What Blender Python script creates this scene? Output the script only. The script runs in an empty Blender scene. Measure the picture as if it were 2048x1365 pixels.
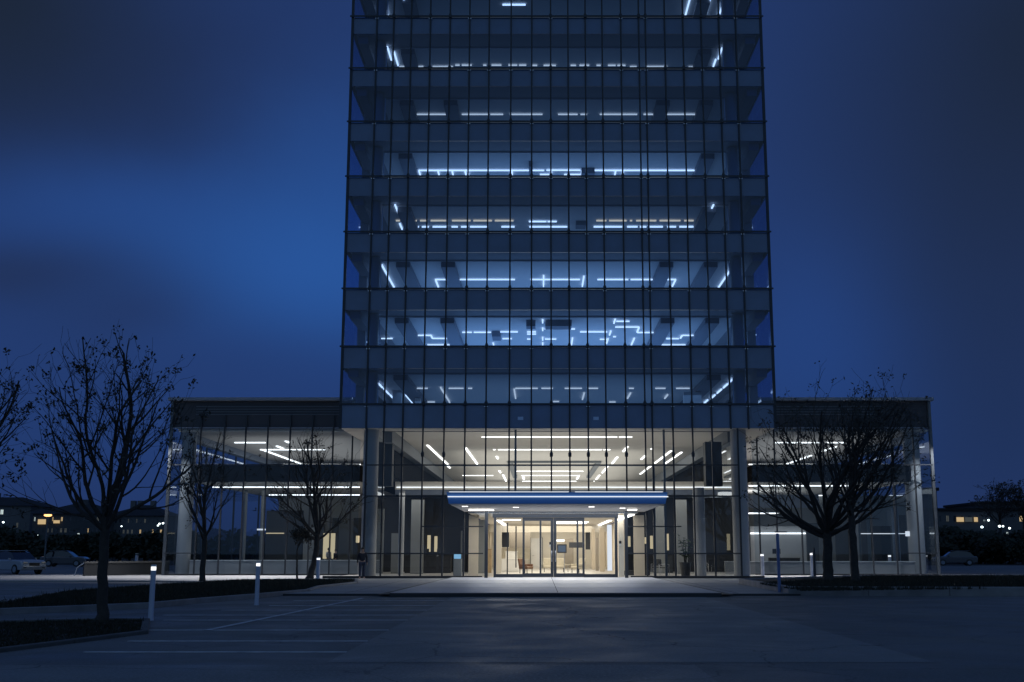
import bpy, math, random
from mathutils import Vector, Matrix
import numpy as np
sc = bpy.context.scene
R = math.radians

# ------------------------------------------------------------------ camera
FPX, CX, CY = 2300.0, 1080.0, 682.5
TH = math.atan(419.5 / FPX)
SN, CN = math.sin(TH), math.cos(TH)
EYE = 1.6
cam = bpy.data.cameras.new('camera')
cam.sensor_width = 36
cam.lens = FPX / 2048 * 36
cam.shift_x = (1024 - CX) / 2048
cam.clip_start = 0.1
cam.clip_end = 6000
camo = bpy.data.objects.new('camera', cam)
sc.collection.objects.link(camo)
camo.location = (0, 0, EYE)
camo.rotation_euler = (R(90) + TH, 0, 0)
sc.camera = camo

def W(px, py, D):
    """point measured in the photograph, standing D metres away"""
    u = (px - CX) / FPX; v = (CY - py) / FPX; t = D / (CN - v * SN)
    return Vector((u * t, D, EYE + (SN + v * CN) * t))
def G(px, py, z):
    """point measured in the photograph, lying at height z"""
    u = (px - CX) / FPX; v = (CY - py) / FPX; t = (z - EYE) / (SN + v * CN)
    return Vector((u * t, (CN - v * SN) * t, z))
def DIR(px, py):
    u = (px - CX) / FPX; v = (CY - py) / FPX
    return Vector((u, CN - v * SN, SN + v * CN)).normalized()

# ------------------------------------------------------------------ world: dusk sky
w = bpy.data.worlds.new('World'); sc.world = w; w.use_nodes = True
nt = w.node_tree; nt.nodes.clear()
N = nt.nodes.new; L = nt.links.new
tc = N('ShaderNodeTexCoord')
def vdot(d):
    n = N('ShaderNodeVectorMath'); n.operation = 'DOT_PRODUCT'; n.inputs[1].default_value = d
    L(tc.outputs['Generated'], n.inputs[0]); return n.outputs['Value']
def rng(val, a, b, c=0.0, d=1.0, mode='SMOOTHSTEP'):
    n = N('ShaderNodeMapRange'); n.interpolation_type = mode
    n.inputs[1].default_value = a; n.inputs[2].default_value = b; n.inputs[3].default_value = c; n.inputs[4].default_value = d
    L(val, n.inputs[0]); return n.outputs[0]
def m2(op, a, b):
    n = N('ShaderNodeMath'); n.operation = op
    for i, q in enumerate((a, b)):
        if isinstance(q, (int, float)): n.inputs[i].default_value = q
        else: L(q, n.inputs[i])
    return n.outputs[0]
def mixc(f, a, b):
    n = N('ShaderNodeMix'); n.data_type = 'RGBA'
    if isinstance(f, float): n.inputs[0].default_value = f
    else: L(f, n.inputs[0])
    for i, q in ((6, a), (7, b)):
        if isinstance(q, tuple): n.inputs[i].default_value = (*q, 1)
        else: L(q, n.inputs[i])
    return n.outputs[2]
sep = N('ShaderNodeSeparateXYZ'); L(tc.outputs['Generated'], sep.inputs[0])
yy0 = m2('MAXIMUM', sep.outputs[1], 0.05)
az = m2('DIVIDE', sep.outputs[0], yy0); el = m2('DIVIDE', sep.outputs[2], yy0)
cmb = N('ShaderNodeCombineXYZ'); L(az, cmb.inputs[0]); L(el, cmb.inputs[1])
nz = N('ShaderNodeTexNoise'); nz.inputs['Scale'].default_value = 3.0; nz.inputs['Detail'].default_value = 5.0
nz.inputs['Roughness'].default_value = 0.5; nz.inputs['Distortion'].default_value = 0.4
L(cmb.outputs[0], nz.inputs[0])
nf = m2('SUBTRACT', nz.outputs['Fac'], 0.5)
azd = m2('ADD', az, m2('MULTIPLY', nf, 0.10)); eld = m2('ADD', el, m2('MULTIPLY', nf, -0.07))
def cloud(b, px, py, rx, ry, amt, col):
    """a soft bank of cloud or clear sky centred in one compass direction"""
    d = DIR(px, py); a0, e0 = d.x/d.y, d.z/d.y
    u = m2('DIVIDE', m2('SUBTRACT', azd, a0), rx/FPX); v = m2('DIVIDE', m2('SUBTRACT', eld, e0), ry/FPX*1.06)
    q = m2('ADD', m2('MULTIPLY', u, u), m2('MULTIPLY', v, v))
    g = m2('MULTIPLY', m2('POWER', 2.71828, m2('MULTIPLY', q, -1.0)), amt)
    return mixc(g, b, col)
base = mixc(rng(nz.outputs['Fac'], 0.3, 0.7), (0.0153, 0.039, 0.142), (0.0165, 0.044, 0.160))
base = cloud(base, 1980, 350, 420, 800, 0.85, (0.0130, 0.0255, 0.068))
base = cloud(base, 2080, 60, 330, 330, 0.85, (0.0110, 0.0195, 0.042))
base = cloud(base, 120, 140, 480, 270, 0.75, (0.0135, 0.0270, 0.079))
base = cloud(base, -30, -20, 330, 330, 0.95, (0.0110, 0.0190, 0.038))
base = cloud(base, 220, 430, 400, 110, 0.75, (0.0180, 0.060, 0.225))
base = cloud(base, 690, 330, 180, 190, 0.55, (0.0195, 0.074, 0.270))
base = cloud(base, 630, 530, 340, 180, 1.0, (0.0208, 0.088, 0.318))
base = cloud(base, 30, 560, 260, 65, 0.85, (0.0150, 0.032, 0.100))
base = cloud(base, 270, 640, 170, 75, 0.75, (0.0155, 0.036, 0.120))
base = cloud(base, 430, 760, 330, 90, 0.6, (0.0165, 0.043, 0.155))
base = cloud(base, 1600, 690, 210, 230, 0.75, (0.0175, 0.056, 0.215))
hz = rng(sep.outputs[2], -0.02, 0.09, 0.0, 1.0)
base = mixc(hz, (0.0165, 0.034, 0.112), base)
# unseen sky behind the camera, made paler to light the facade and ground
back = rng(sep.outputs[1], 0.35, -0.55, 0.0, 1.0)
base = mixc(back, base, (0.082, 0.155, 0.285))
sky = N('ShaderNodeTexSky'); sky.sky_type = 'NISHITA'; sky.sun_disc = False
sky.sun_elevation = R(-4.0); sky.sun_rotation = R(200)
bg1 = N('ShaderNodeBackground'); bg1.inputs[1].default_value = 0.05; L(sky.outputs[0], bg1.inputs[0])
bg2 = N('ShaderNodeBackground'); bg2.inputs[1].default_value = 1.0; L(base, bg2.inputs[0])
ad = N('ShaderNodeAddShader'); L(bg1.outputs[0], ad.inputs[0]); L(bg2.outputs[0], ad.inputs[1])
wo = N('ShaderNodeOutputWorld'); L(ad.outputs[0], wo.inputs[0])

sc.view_settings.view_transform = 'Standard'
sc.view_settings.look = 'None'
sc.view_settings.exposure = 0.0
sc.view_settings.gamma = 1.0
sc.view_settings.use_curve_mapping = False
sc.render.engine = 'CYCLES'
cy = sc.cycles
cy.use_denoising = True
cy.max_bounces = 8; cy.diffuse_bounces = 3; cy.glossy_bounces = 3; cy.transmission_bounces = 4
cy.transparent_max_bounces = 24
cy.sample_clamp_indirect = 3.0
cy.caustics_reflective = False; cy.caustics_refractive = False

# ------------------------------------------------------------------ helpers
ORG = {}
def setp(o, label=None, cat=None, group=None, kind=None):
    if label: o['label'] = label
    if cat: o['category'] = cat
    if group: o['group'] = group
    if kind: o['kind'] = kind
def thing(name, loc, label, cat, group=None):
    o = bpy.data.objects.new(name, None); sc.collection.objects.link(o)
    o.location = loc; o.empty_display_size = 0.3
    ORG[o.name] = Vector(loc)
    setp(o, label, cat, group); return o
class MB:
    def __init__(s): s.v = []; s.f = []; s.sm = False
    def add(s, vs, fs):
        n = len(s.v); s.v += [tuple(p) for p in vs]; s.f += [tuple(i + n for i in f) for f in fs]; return s
    def box(s, x0, x1, y0, y1, z0, z1):
        return s.add([(x0,y0,z0),(x1,y0,z0),(x1,y1,z0),(x0,y1,z0),(x0,y0,z1),(x1,y0,z1),(x1,y1,z1),(x0,y1,z1)],
                     [(0,3,2,1),(4,5,6,7),(0,1,5,4),(1,2,6,5),(2,3,7,6),(3,0,4,7)])
    def obox(s, c, sx, sy, sz, rz=0, rx=0, ry=0):
        m = Matrix.Rotation(rz,3,'Z') @ Matrix.Rotation(rx,3,'X') @ Matrix.Rotation(ry,3,'Y')
        c = Vector(c); vs = [c + m @ Vector((a*sx/2, b*sy/2, d*sz/2)) for d in (-1,1) for a,b in ((-1,-1),(1,-1),(1,1),(-1,1))]
        return s.add(vs, [(0,3,2,1),(4,5,6,7),(0,1,5,4),(1,2,6,5),(2,3,7,6),(3,0,4,7)])
    def quad(s, a, b, c, d): return s.add([a,b,c,d], [(0,1,2,3)])
    def tube(s, pts, rads, n=8, cap=True):
        pts = [Vector(p) for p in pts]
        if isinstance(rads, (int, float)): rads = [rads]*len(pts)
        vs = []; k = len(pts); ref = None
        for i, p in enumerate(pts):
            d = (pts[min(i+1,k-1)] - pts[max(i-1,0)]).normalized()
            if ref is None: ref = Vector((1,0,0)) if abs(d.x) < 0.8 else Vector((0,1,0))
            u = d.cross(ref).normalized(); q = u.cross(d).normalized(); ref = q
            u2 = d.cross(q).normalized()
            for j in range(n):
                a = 2*math.pi*j/n
                vs.append(p + rads[i]*(math.cos(a)*q + math.sin(a)*u2))
        fs = [(i*n+j, i*n+(j+1)%n, (i+1)*n+(j+1)%n, (i+1)*n+j) for i in range(k-1) for j in range(n)]
        if cap: fs += [tuple(range(n-1,-1,-1)), tuple(range((k-1)*n, k*n))]
        return s.add(vs, fs)
    def lathe(s, c, prof, n=24):
        c = Vector(c); return s.tube2(c, prof, n)
    def tube2(s, c, prof, n):
        vs = [(c.x + r*math.cos(2*math.pi*j/n), c.y + r*math.sin(2*math.pi*j/n), c.z + z) for r, z in prof for j in range(n)]
        k = len(prof)
        fs = [(i*n+j, i*n+(j+1)%n, (i+1)*n+(j+1)%n, (i+1)*n+j) for i in range(k-1) for j in range(n)]
        fs += [tuple(range(n-1,-1,-1)), tuple(range((k-1)*n, k*n))]
        return s.add(vs, fs)
    def ell(s, c, a, b, h, n=12, m=8):
        prof = [(math.sin(math.pi*i/m), -math.cos(math.pi*i/m)) for i in range(m+1)]
        vs = [(c[0]+a*r*math.cos(2*math.pi*j/n), c[1]+b*r*math.sin(2*math.pi*j/n), c[2]+h*z) for r,z in prof for j in range(n)]
        return s.add(vs, [(i*n+j, i*n+(j+1)%n, (i+1)*n+(j+1)%n, (i+1)*n+j) for i in range(m) for j in range(n)])
    def prism(s, poly, z0, z1):
        k = len(poly); vs = [(x,y,z0) for x,y in poly] + [(x,y,z1) for x,y in poly]
        return s.add(vs, [tuple(range(k-1,-1,-1)), tuple(range(k,2*k))] + [(i,(i+1)%k,k+(i+1)%k,k+i) for i in range(k)])
    def build(s, name, mat, parent=None, label=None, smooth=False, bevel=0, kind=None, cat=None, group=None, seg=2):
        me = bpy.data.meshes.new(name)
        org = Vector((0,0,0)); p = parent
        if parent is not None:
            while p.parent is not None: p = p.parent
            org = ORG[p.name]
        me.from_pydata([(a-org.x, b-org.y, c-org.z) for a,b,c in s.v], [], s.f); me.validate()
        me.materials.append(mat)
        if smooth:
            for q in me.polygons: q.use_smooth = True
            try: me.set_sharp_from_angle(angle=R(40))
            except Exception: pass
        o = bpy.data.objects.new(name, me); sc.collection.objects.link(o)
        if parent is not None: o.parent = parent
        if bevel:
            b = o.modifiers.new('bevel', 'BEVEL'); b.width = bevel; b.segments = seg; b.limit_method = 'ANGLE'
        setp(o, label, cat, group, kind)
        return o
    def solo(s, name, mat, label, cat, group=None, kind=None, **k):
        """a thing that is one mesh, its origin moved to its base"""
        xs = [p[0] for p in s.v]; ys = [p[1] for p in s.v]; zs = [p[2] for p in s.v]
        c = Vector(((min(xs)+max(xs))/2, (min(ys)+max(ys))/2, min(zs)))
        s.v = [(a-c.x, b-c.y, d-c.z) for a,b,d in s.v]
        o = s.build(name, mat, None, label, cat=cat, group=group, kind=kind, **k); o.location = c; return o

def mat(name, col, rough=0.6, metal=0.0, emit=None, es=0.0, noise=0.0, nscale=3.0, bump=0.0, bscale=30.0, spec=0.5, coat=0.0, detail=5.0, col2=None):
    m = bpy.data.materials.new(name); m.use_nodes = True; t = m.node_tree; p = t.nodes['Principled BSDF']
    p.inputs['Base Color'].default_value = (*col, 1); p.inputs['Roughness'].default_value = rough
    p.inputs['Metallic'].default_value = metal; p.inputs['Specular IOR Level'].default_value = spec
    p.inputs['Coat Weight'].default_value = coat
    if emit: p.inputs['Emission Color'].default_value = (*emit, 1); p.inputs['Emission Strength'].default_value = es
    if noise or bump:
        c = t.nodes.new('ShaderNodeTexCoord')
    if noise:
        n = t.nodes.new('ShaderNodeTexNoise'); n.inputs['Scale'].default_value = nscale; n.inputs['Detail'].default_value = detail
        t.links.new(c.outputs['Object'], n.inputs[0])
        r = t.nodes.new('ShaderNodeMapRange'); r.inputs[1].default_value = 0.3; r.inputs[2].default_value = 0.7
        t.links.new(n.outputs['Fac'], r.inputs[0])
        mx = t.nodes.new('ShaderNodeMix'); mx.data_type = 'RGBA'
        a = col; b = col2 or tuple(x*(1-noise) for x in col)
        mx.inputs[6].default_value = (*a,1); mx.inputs[7].default_value = (*b,1)
        t.links.new(r.outputs[0], mx.inputs[0]); t.links.new(mx.outputs[2], p.inputs['Base Color'])
    if bump:
        n2 = t.nodes.new('ShaderNodeTexNoise'); n2.inputs['Scale'].default_value = bscale; n2.inputs['Detail'].default_value = 6
        t.links.new(c.outputs['Object'], n2.inputs[0])
        b2 = t.nodes.new('ShaderNodeBump'); b2.inputs['Strength'].default_value = bump; b2.inputs['Distance'].default_value = 0.02
        t.links.new(n2.outputs['Fac'], b2.inputs['Height']); t.links.new(b2.outputs[0], p.inputs['Normal'])
    return m
def emis(name, col, s):
    m = bpy.data.materials.new(name); m.use_nodes = True; t = m.node_tree; t.nodes.clear()
    e = t.nodes.new('ShaderNodeEmission'); e.inputs[0].default_value = (*col,1); e.inputs[1].default_value = s
    o = t.nodes.new('ShaderNodeOutputMaterial'); t.links.new(e.outputs[0], o.inputs[0]); return m
def glass(name, tint, f0=0.05, grime=0.0):
    m = bpy.data.materials.new(name); m.use_nodes = True; t = m.node_tree; t.nodes.clear()
    tr = t.nodes.new('ShaderNodeBsdfTransparent'); tr.inputs[0].default_value = (*tint,1)
    gl = t.nodes.new('ShaderNodeBsdfGlossy'); gl.inputs['Roughness'].default_value = 0.01; gl.inputs[0].default_value = (0.9,0.95,1,1)
    lw = t.nodes.new('ShaderNodeLayerWeight'); lw.inputs[0].default_value = 0.5
    pw = t.nodes.new('ShaderNodeMath'); pw.operation = 'POWER'; pw.inputs[1].default_value = 4.5
    ma = t.nodes.new('ShaderNodeMath'); ma.operation = 'MULTIPLY_ADD'; ma.inputs[1].default_value = 0.7; ma.inputs[2].default_value = f0
    t.links.new(lw.outputs['Facing'], pw.inputs[0]); t.links.new(pw.outputs[0], ma.inputs[0])
    mx = t.nodes.new('ShaderNodeMixShader'); t.links.new(ma.outputs[0], mx.inputs[0])
    t.links.new(tr.outputs[0], mx.inputs[1]); t.links.new(gl.outputs[0], mx.inputs[2])
    o = t.nodes.new('ShaderNodeOutputMaterial'); t.links.new(mx.outputs[0], o.inputs[0]); return m

def asphalt(name, c1, c2, c3):
    m = bpy.data.materials.new(name); m.use_nodes = True; t = m.node_tree; p = t.nodes['Principled BSDF']
    co = t.nodes.new('ShaderNodeTexCoord')
    def nz_(sc_, det, dist=0.0):
        n = t.nodes.new('ShaderNodeTexNoise'); n.inputs['Scale'].default_value = sc_; n.inputs['Detail'].default_value = det; n.inputs['Distortion'].default_value = dist
        t.links.new(co.outputs['Object'], n.inputs[0]); return n.outputs['Fac']
    def mr(v, a, b):
        r = t.nodes.new('ShaderNodeMapRange'); r.inputs[1].default_value = a; r.inputs[2].default_value = b; t.links.new(v, r.inputs[0]); return r.outputs[0]
    def mx(f, a, b):
        n = t.nodes.new('ShaderNodeMix'); n.data_type = 'RGBA'; t.links.new(f, n.inputs[0])
        for i, q in ((6, a), (7, b)):
            if isinstance(q, tuple): n.inputs[i].default_value = (*q, 1)
            else: t.links.new(q, n.inputs[i])
        return n.outputs[2]
    base = mx(mr(nz_(.16, 7, 1.2), .35, .65), c1, c2)
    base = mx(mr(nz_(22, 4), .45, .75), base, c3)
    vo = t.nodes.new('ShaderNodeTexVoronoi'); vo.feature = 'DISTANCE_TO_EDGE'; vo.inputs['Scale'].default_value = .22
    ad_ = t.nodes.new('ShaderNodeVectorMath'); ad_.operation = 'ADD'; nn = t.nodes.new('ShaderNodeTexNoise'); nn.inputs['Scale'].default_value = .9; nn.inputs['Detail'].default_value = 6
    t.links.new(co.outputs['Object'], nn.inputs[0]); t.links.new(co.outputs['Object'], ad_.inputs[0]); t.links.new(nn.outputs['Color'], ad_.inputs[1]); t.links.new(ad_.outputs[0], vo.inputs['Vector'])
    cr = mr(vo.outputs['Distance'], .006, .0)
    base = mx(cr, base, tuple(x*.45 for x in c1))
    t.links.new(base, p.inputs['Base Color'])
    rr_ = t.nodes.new('ShaderNodeMapRange'); rr_.inputs[1].default_value = .3; rr_.inputs[2].default_value = .7; rr_.inputs[3].default_value = .42; rr_.inputs[4].default_value = .8
    t.links.new(nz_(.5, 6, .5), rr_.inputs[0]); t.links.new(rr_.outputs[0], p.inputs['Roughness'])
    b2 = t.nodes.new('ShaderNodeBump'); b2.inputs['Strength'].default_value = .6; b2.inputs['Distance'].default_value = .02
    t.links.new(nz_(45, 6), b2.inputs['Height']); t.links.new(b2.outputs[0], p.inputs['Normal'])
    return m
M = dict(
    asphalt=asphalt('asphalt', (0.095,0.094,0.088), (0.135,0.134,0.125), (0.19,0.188,0.178)),
    lane=asphalt('lane_concrete', (0.15,0.149,0.14), (0.19,0.188,0.178), (0.24,0.238,0.225)),
    lane2=asphalt('patched_asphalt', (0.115,0.114,0.106), (0.18,0.178,0.167), (0.26,0.257,0.245)),
    plaza=mat('plaza_paving', (0.29,0.29,0.29), 0.6, noise=0.3, nscale=0.4, bump=0.15, bscale=20, detail=8),
    deck=mat('platform_paving', (0.42,0.42,0.44), 0.45, noise=0.2, nscale=0.6, bump=0.1, bscale=20, detail=8),
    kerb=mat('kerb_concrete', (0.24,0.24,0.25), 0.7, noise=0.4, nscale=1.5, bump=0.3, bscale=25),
    band=mat('matt_black_fascia_and_shade', (0.012,0.014,0.018), 0.95, spec=0.1),
    kerbd=mat('dark_kerb', (0.09,0.09,0.088), 0.8, noise=0.4, nscale=1.5, bump=0.3, bscale=25),  # darker kerb colour for the near bed and the wall coping
    joint=mat('joint', (0.05,0.05,0.055), 0.8),
    paint=mat('road_paint', (0.62,0.63,0.65), 0.6, noise=0.5, nscale=3.5, detail=9),
    soil=mat('soil', (0.018,0.017,0.014), 0.95, noise=0.5, nscale=2.5, bump=1.0, bscale=15),
    grass=mat('grass_blades', (0.016,0.020,0.010), 0.8, noise=0.5, nscale=1.5),
    frame=mat('dark_frame', (0.030,0.036,0.045), 0.4, metal=0.3),
    frame2=mat('grey_frame', (0.10,0.115,0.13), 0.35, metal=0.5),
    spand=mat('spandrel', (0.078,0.140,0.262), 0.12, spec=0.9, noise=0.22, nscale=0.7),
    slab=mat('slab_edge', (0.30,0.33,0.38), 0.7),
    ceil=mat('office_ceiling', (0.62,0.66,0.70), 0.8),
    ceilw=mat('lobby_ceiling', (0.72,0.69,0.64), 0.8, noise=0.05, nscale=0.5),
    fins=mat('ceiling_trim', (0.8,0.82,0.85), 0.5),
    carpet=mat('office_carpet', (0.50,0.51,0.53), 0.9),
    stonef=mat('lobby_floor', (0.42,0.40,0.37), 0.35, noise=0.2, nscale=0.7),
    beam=mat('grey_beam', (0.16,0.18,0.20), 0.6),
    beamb=mat('ceiling_beam', (0.19,0.23,0.30), 0.7),
    dark=mat('dark_wall', (0.035,0.042,0.050), 0.6, noise=0.3, nscale=0.8),
    charcoal=mat('charcoal', (0.018,0.020,0.024), 0.5),
    wallg=mat('grey_wall', (0.22,0.23,0.225), 0.7, noise=0.1, nscale=0.6),
    beige=mat('beige_wall', (0.55,0.48,0.38), 0.7, noise=0.08, nscale=0.8),
    warmw=mat('warm_white_wall', (0.70,0.66,0.58), 0.7, noise=0.05, nscale=1.0),
    white=mat('white_paint', (0.78,0.78,0.77), 0.5, noise=0.05, nscale=2.0),
    column=mat('column_render', (0.33,0.34,0.35), 0.5, noise=0.12, nscale=0.8),
    louvre=mat('louvre_metal', (0.045,0.05,0.06), 0.5, metal=0.3),
    coping=mat('coping_metal', (0.22,0.24,0.28), 0.4, metal=0.4),
    canopy=mat('blue_canopy_metal', (0.11,0.30,0.72), 0.5),
    bark=mat('bark', (0.045,0.040,0.036), 0.9, noise=0.4, nscale=8, bump=0.6, bscale=30),
    leaf=mat('dry_leaf', (0.05,0.042,0.03), 0.8, noise=0.4, nscale=5),
    bush=mat('bush_leaf', (0.028,0.036,0.022), 0.85, noise=0.5, nscale=0.6),
    wood=mat('light_wood', (0.50,0.36,0.20), 0.5, noise=0.3, nscale=3),
    brown=mat('brown_leather', (0.18,0.09,0.05), 0.5, noise=0.3, nscale=4),
    fabric=mat('beige_fabric', (0.55,0.50,0.40), 0.9, noise=0.15, nscale=6),
    steel=mat('brushed_steel', (0.45,0.46,0.48), 0.3, metal=0.9),
    carp=mat('white_car_paint', (0.28,0.31,0.36), 0.25, coat=0.8),
    card=mat('dark_car_paint', (0.05,0.055,0.07), 0.25, coat=0.8),
    tyre=mat('tyre_rubber', (0.015,0.015,0.015), 0.8),
    cglass=mat('car_glass', (0.01,0.012,0.016), 0.05, spec=0.9),
    apt=mat('apartment_render', (0.075,0.08,0.09), 0.9, noise=0.25, nscale=0.15),
    apt2=mat('apartment_render_pale', (0.13,0.135,0.145), 0.9, noise=0.25, nscale=0.15),
    roof=mat('roof_tile', (0.02,0.02,0.023), 0.9, noise=0.3, nscale=0.5),
    wdark=mat('unlit_window', (0.02,0.03,0.045), 0.15, spec=0.8),
    skin=mat('skin', (0.35,0.22,0.16), 0.6),
    cloth1=mat('dark_navy_cloth', (0.02,0.022,0.032), 0.9, noise=0.3, nscale=12),
    cloth2=mat('blue_denim', (0.035,0.045,0.075), 0.9, noise=0.3, nscale=12),
    cloth3=mat('pale_shirt_cloth', (0.35,0.36,0.38), 0.9, noise=0.2, nscale=12),
    hair=mat('dark_hair', (0.012,0.010,0.009), 0.7),
    pot=mat('dark_planter', (0.03,0.032,0.036), 0.5),
    green=mat('houseplant_leaf', (0.035,0.075,0.03), 0.5, noise=0.4, nscale=5),
    gT=glass('tower_glass', (0.27,0.45,0.76), 0.06),
    gS=glass('side_glass', (0.78,0.86,0.95), 0.05),
    gL=glass('lobby_glass', (0.80,0.84,0.86), 0.045),
    gW=glass('wing_glass', (0.72,0.78,0.82), 0.05),
    gD=glass('door_glass', (0.88,0.90,0.90), 0.04),
)
E_ = dict(
    office=emis('office_strip_light', (1.0,0.90,0.86), 2.3),
    dim=emis('dim_strip_light', (1.0,0.80,0.66), 1.3),
    faint=emis('faint_strip_light', (0.7,0.85,1.0), 0.75),
    warm=emis('warm_strip_light', (1.0,0.60,0.34), 1.6),
    lobby=emis('lobby_strip_light', (1.0,0.97,0.93), 3.5),
    wing=emis('wing_strip_light', (0.94,0.97,1.0), 3.0),
    cano=emis('canopy_strip_light', (0.88,0.94,1.0), 1.05),
    panel=emis('warm_lit_panel', (1.0,0.82,0.52), 0.6),
    screen=emis('blue_screen', (0.30,0.62,0.95), 0.8),
    slate=emis('slate_screen', (0.10,0.13,0.18), 1.0),
    winw=emis('lit_window_warm', (1.0,0.72,0.38), 0.55),
    winc=emis('lit_window_cool', (0.80,0.95,0.95), 0.7),
    dimw=emis('dim_window', (0.45,0.5,0.5), 0.12),
    sod=emis('sodium_lamp', (1.0,0.46,0.16), 3.0),
    led=emis('led_lamp', (0.95,0.97,1.0), 1.6),
    dot=emis('distant_lamp', (0.80,0.97,1.0), 4.0),
    cool2=emis('ledge_light', (0.95,0.97,1.0), 1.6),
    cool=emis('backlit_panel', (0.85,0.90,1.0), 1.0),
)
def ORD(i, n, word='from the left'):
    ones = ['','first','second','third','fourth','fifth','sixth','seventh','eighth','ninth','tenth','eleventh','twelfth','thirteenth','fourteenth','fifteenth','sixteenth','seventeenth','eighteenth','nineteenth']
    tens = {2:('twentieth','twenty'),3:('thirtieth','thirty'),4:('fortieth','forty'),5:('fiftieth','fifty')}
    k = i+1
    if k < 20: t = ones[k]
    else: t = tens[k//10][0] if k%10==0 else tens[k//10][1]+'-'+ones[k%10]
    return t + ' ' + word

# ------------------------------------------------------------------ ground
ZP, ZR, ZD = 0.08, 0.0, 0.14
MB().quad((-3000,-400,ZR-0.02),(3000,-400,ZR-0.02),(3000,4000,ZR-0.02),(-3000,4000,ZR-0.02)).build('ground', M['soil'], kind='structure')
# forecourt road / car park
MB().quad((-200,-60,ZR),(200,-60,ZR),(200,66,ZR),(-200,66,ZR)).add([(-200,66,ZR),(-24.3,66,ZR),(-24.3,130,ZR),(-200,130,ZR)],[(0,1,2,3)]).add([(25.5,66,ZR),(200,66,ZR),(200,130,ZR),(25.5,130,ZR)],[(0,1,2,3)]).build('road', M['asphalt'], kind='structure')
MB().quad((-3.1,17.3,ZR+.004),(5.75,17.3,ZR+.004),(5.75,41.4,ZR+.004),(-3.1,41.4,ZR+.004)).build('driveway', M['lane'], kind='structure')
MB().quad((-30,2,ZR+.004),(2.2,2,ZR+.004),(2.2,16.9,ZR+.004),(-30,16.9,ZR+.004)).build('road_patch', M['lane2'], kind='structure')
# plaza round the building
pl = MB()
pl.prism([(-13.8,42.6),(9.4,42.6),(16.3,62.0),(60,63.0),(60,75.5),(-60,75.5),(-60,61.0),(-20,61.0),(-14.5,58),(-13.8,55)], ZR-0.01, ZP)
pl.build('plaza', M['plaza'], kind='structure')
jn = MB()
for x in (-9.5,-7.1,7.2,9.2): jn.box(x-.012,x+.012,42.7,65.7,ZP,ZP+.003)
for y in (45,50,55,60): jn.box(-12.2,-6.0,y-.02,y+.02,ZP,ZP+.0025); jn.box(6.6,15.5,y-.02,y+.02,ZP,ZP+.0025)
jn.build('paving_joints', M['joint'], kind='structure')
# entrance platform
pf = thing('entrance_platform', (0.6,53,ZP), 'low pale paved platform leading up to the entrance doors', 'platform')
MB().prism([(-5.3,41.6),(6.4,41.6),(6.25,65.93),(-4.9,65.93)], ZP+.002, ZD).build('paving', M['deck'], pf)
MB().add([(-5.75,41.6,ZP+.004),(-5.3,41.6,ZP+.004),(-4.9,65.9,ZP+.004),(-5.2,65.9,ZP+.004)],[(0,1,2,3)]).build('side_shade_strip', M['charcoal'], pf)  # shadow bands along the platform sides, painted as dark strips
MB().add([(6.4,41.6,ZP+.004),(6.85,41.6,ZP+.004),(6.55,65.9,ZP+.004),(6.25,65.9,ZP+.004)],[(0,1,2,3)]).build('side_shade_strip', M['charcoal'], pf)
MB().box(-5.3,6.4,41.45,41.597,ZR+.01,ZD-.01).build('riser', M['charcoal'], pf)  # unlit front face, its shade put into the dark colour
g = MB(); g.box(0.62,0.645,41.7,65.9,ZD,ZD+.003)
for y in (47,53,59): g.box(-5.0,6.2,y-.015,y+.015,ZD,ZD+.0025)
g.build('paving_joint', M['joint'], pf)
MB().box(-13.8,9.4,42.45,42.597,ZR+.005,ZP-.01).build('plaza_kerb', M['charcoal'], kind='structure')
# stall lines
ys = [G(0,y,ZR).y for y in (1202,1212,1221,1231,1241,1261,1283,1305)]
lines = [('l',-9.3,-3.1,y) for y in ys]
xl = [-7.2,-7.2,-7.9,-9.5,-8.8,-9.0,-7.4,-7.3]
for i,(k,a,b,y) in enumerate(lines):
    nm = ['farthest','second farthest','third farthest','fourth farthest','fourth nearest','third nearest','second nearest','nearest'][i]
    MB().box(xl[i]-(0.8 if i<3 else 0), -3.1, y-.06, y+.06, ZR+.002, ZR+.008).solo('parking_line', M['paint'], 'faded pale parking bay line on the asphalt, %s from the building' % (nm if i else 'the row closest') if False else '%s of the faded bay lines painted across the left asphalt' % nm, 'painted line', 'painted parking bay lines')
q = MB(); a = G(405,1262,ZR); b = G(722,1197,ZR)
q.quad((a.x,a.y,ZR+.011),(a.x+.14,a.y,ZR+.011),(b.x+.14,b.y,ZR+.011),(b.x,b.y,ZR+.011)).solo('parking_line', M['paint'], 'long faded line crossing the bay lines towards the building', 'painted line')

# planting beds ------------------------------------------------------
def bed(name, poly, top, kh, kw, label, skip=(), km='kerb'):
    root = thing(name, (sum(p[0] for p in poly)/len(poly), sum(p[1] for p in poly)/len(poly), ZR), label, 'planting bed')
    k = len(poly); kb = MB(); cxy = root.location
    for i in range(k):
        if i in skip: continue
        a = Vector(poly[i]); b = Vector(poly[(i+1)%k]); d = (b-a); ln = d.length; d.normalize(); n = Vector((-d.y, d.x))
        if n.dot(Vector((cxy.x,cxy.y)) - a) < 0: n = -n
        m = max(1, int(ln/2.5))
        for j in range(m):
            p = a + d*(ln*j/m + .006); q_ = a + d*(ln*(j+1)/m - .006)
            kb.prism([tuple(p),tuple(q_),tuple(q_+n*kw),tuple(p+n*kw)], ZR-.02, kh)
    kb.build('kerb', M[km], root, bevel=.02)
    MB().prism([(cxy.x+(p[0]-cxy.x)*.995, cxy.y+(p[1]-cxy.y)*.995) for p in poly], ZR-.01, top).build('soil', M['soil'], root)
    return root, poly
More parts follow.
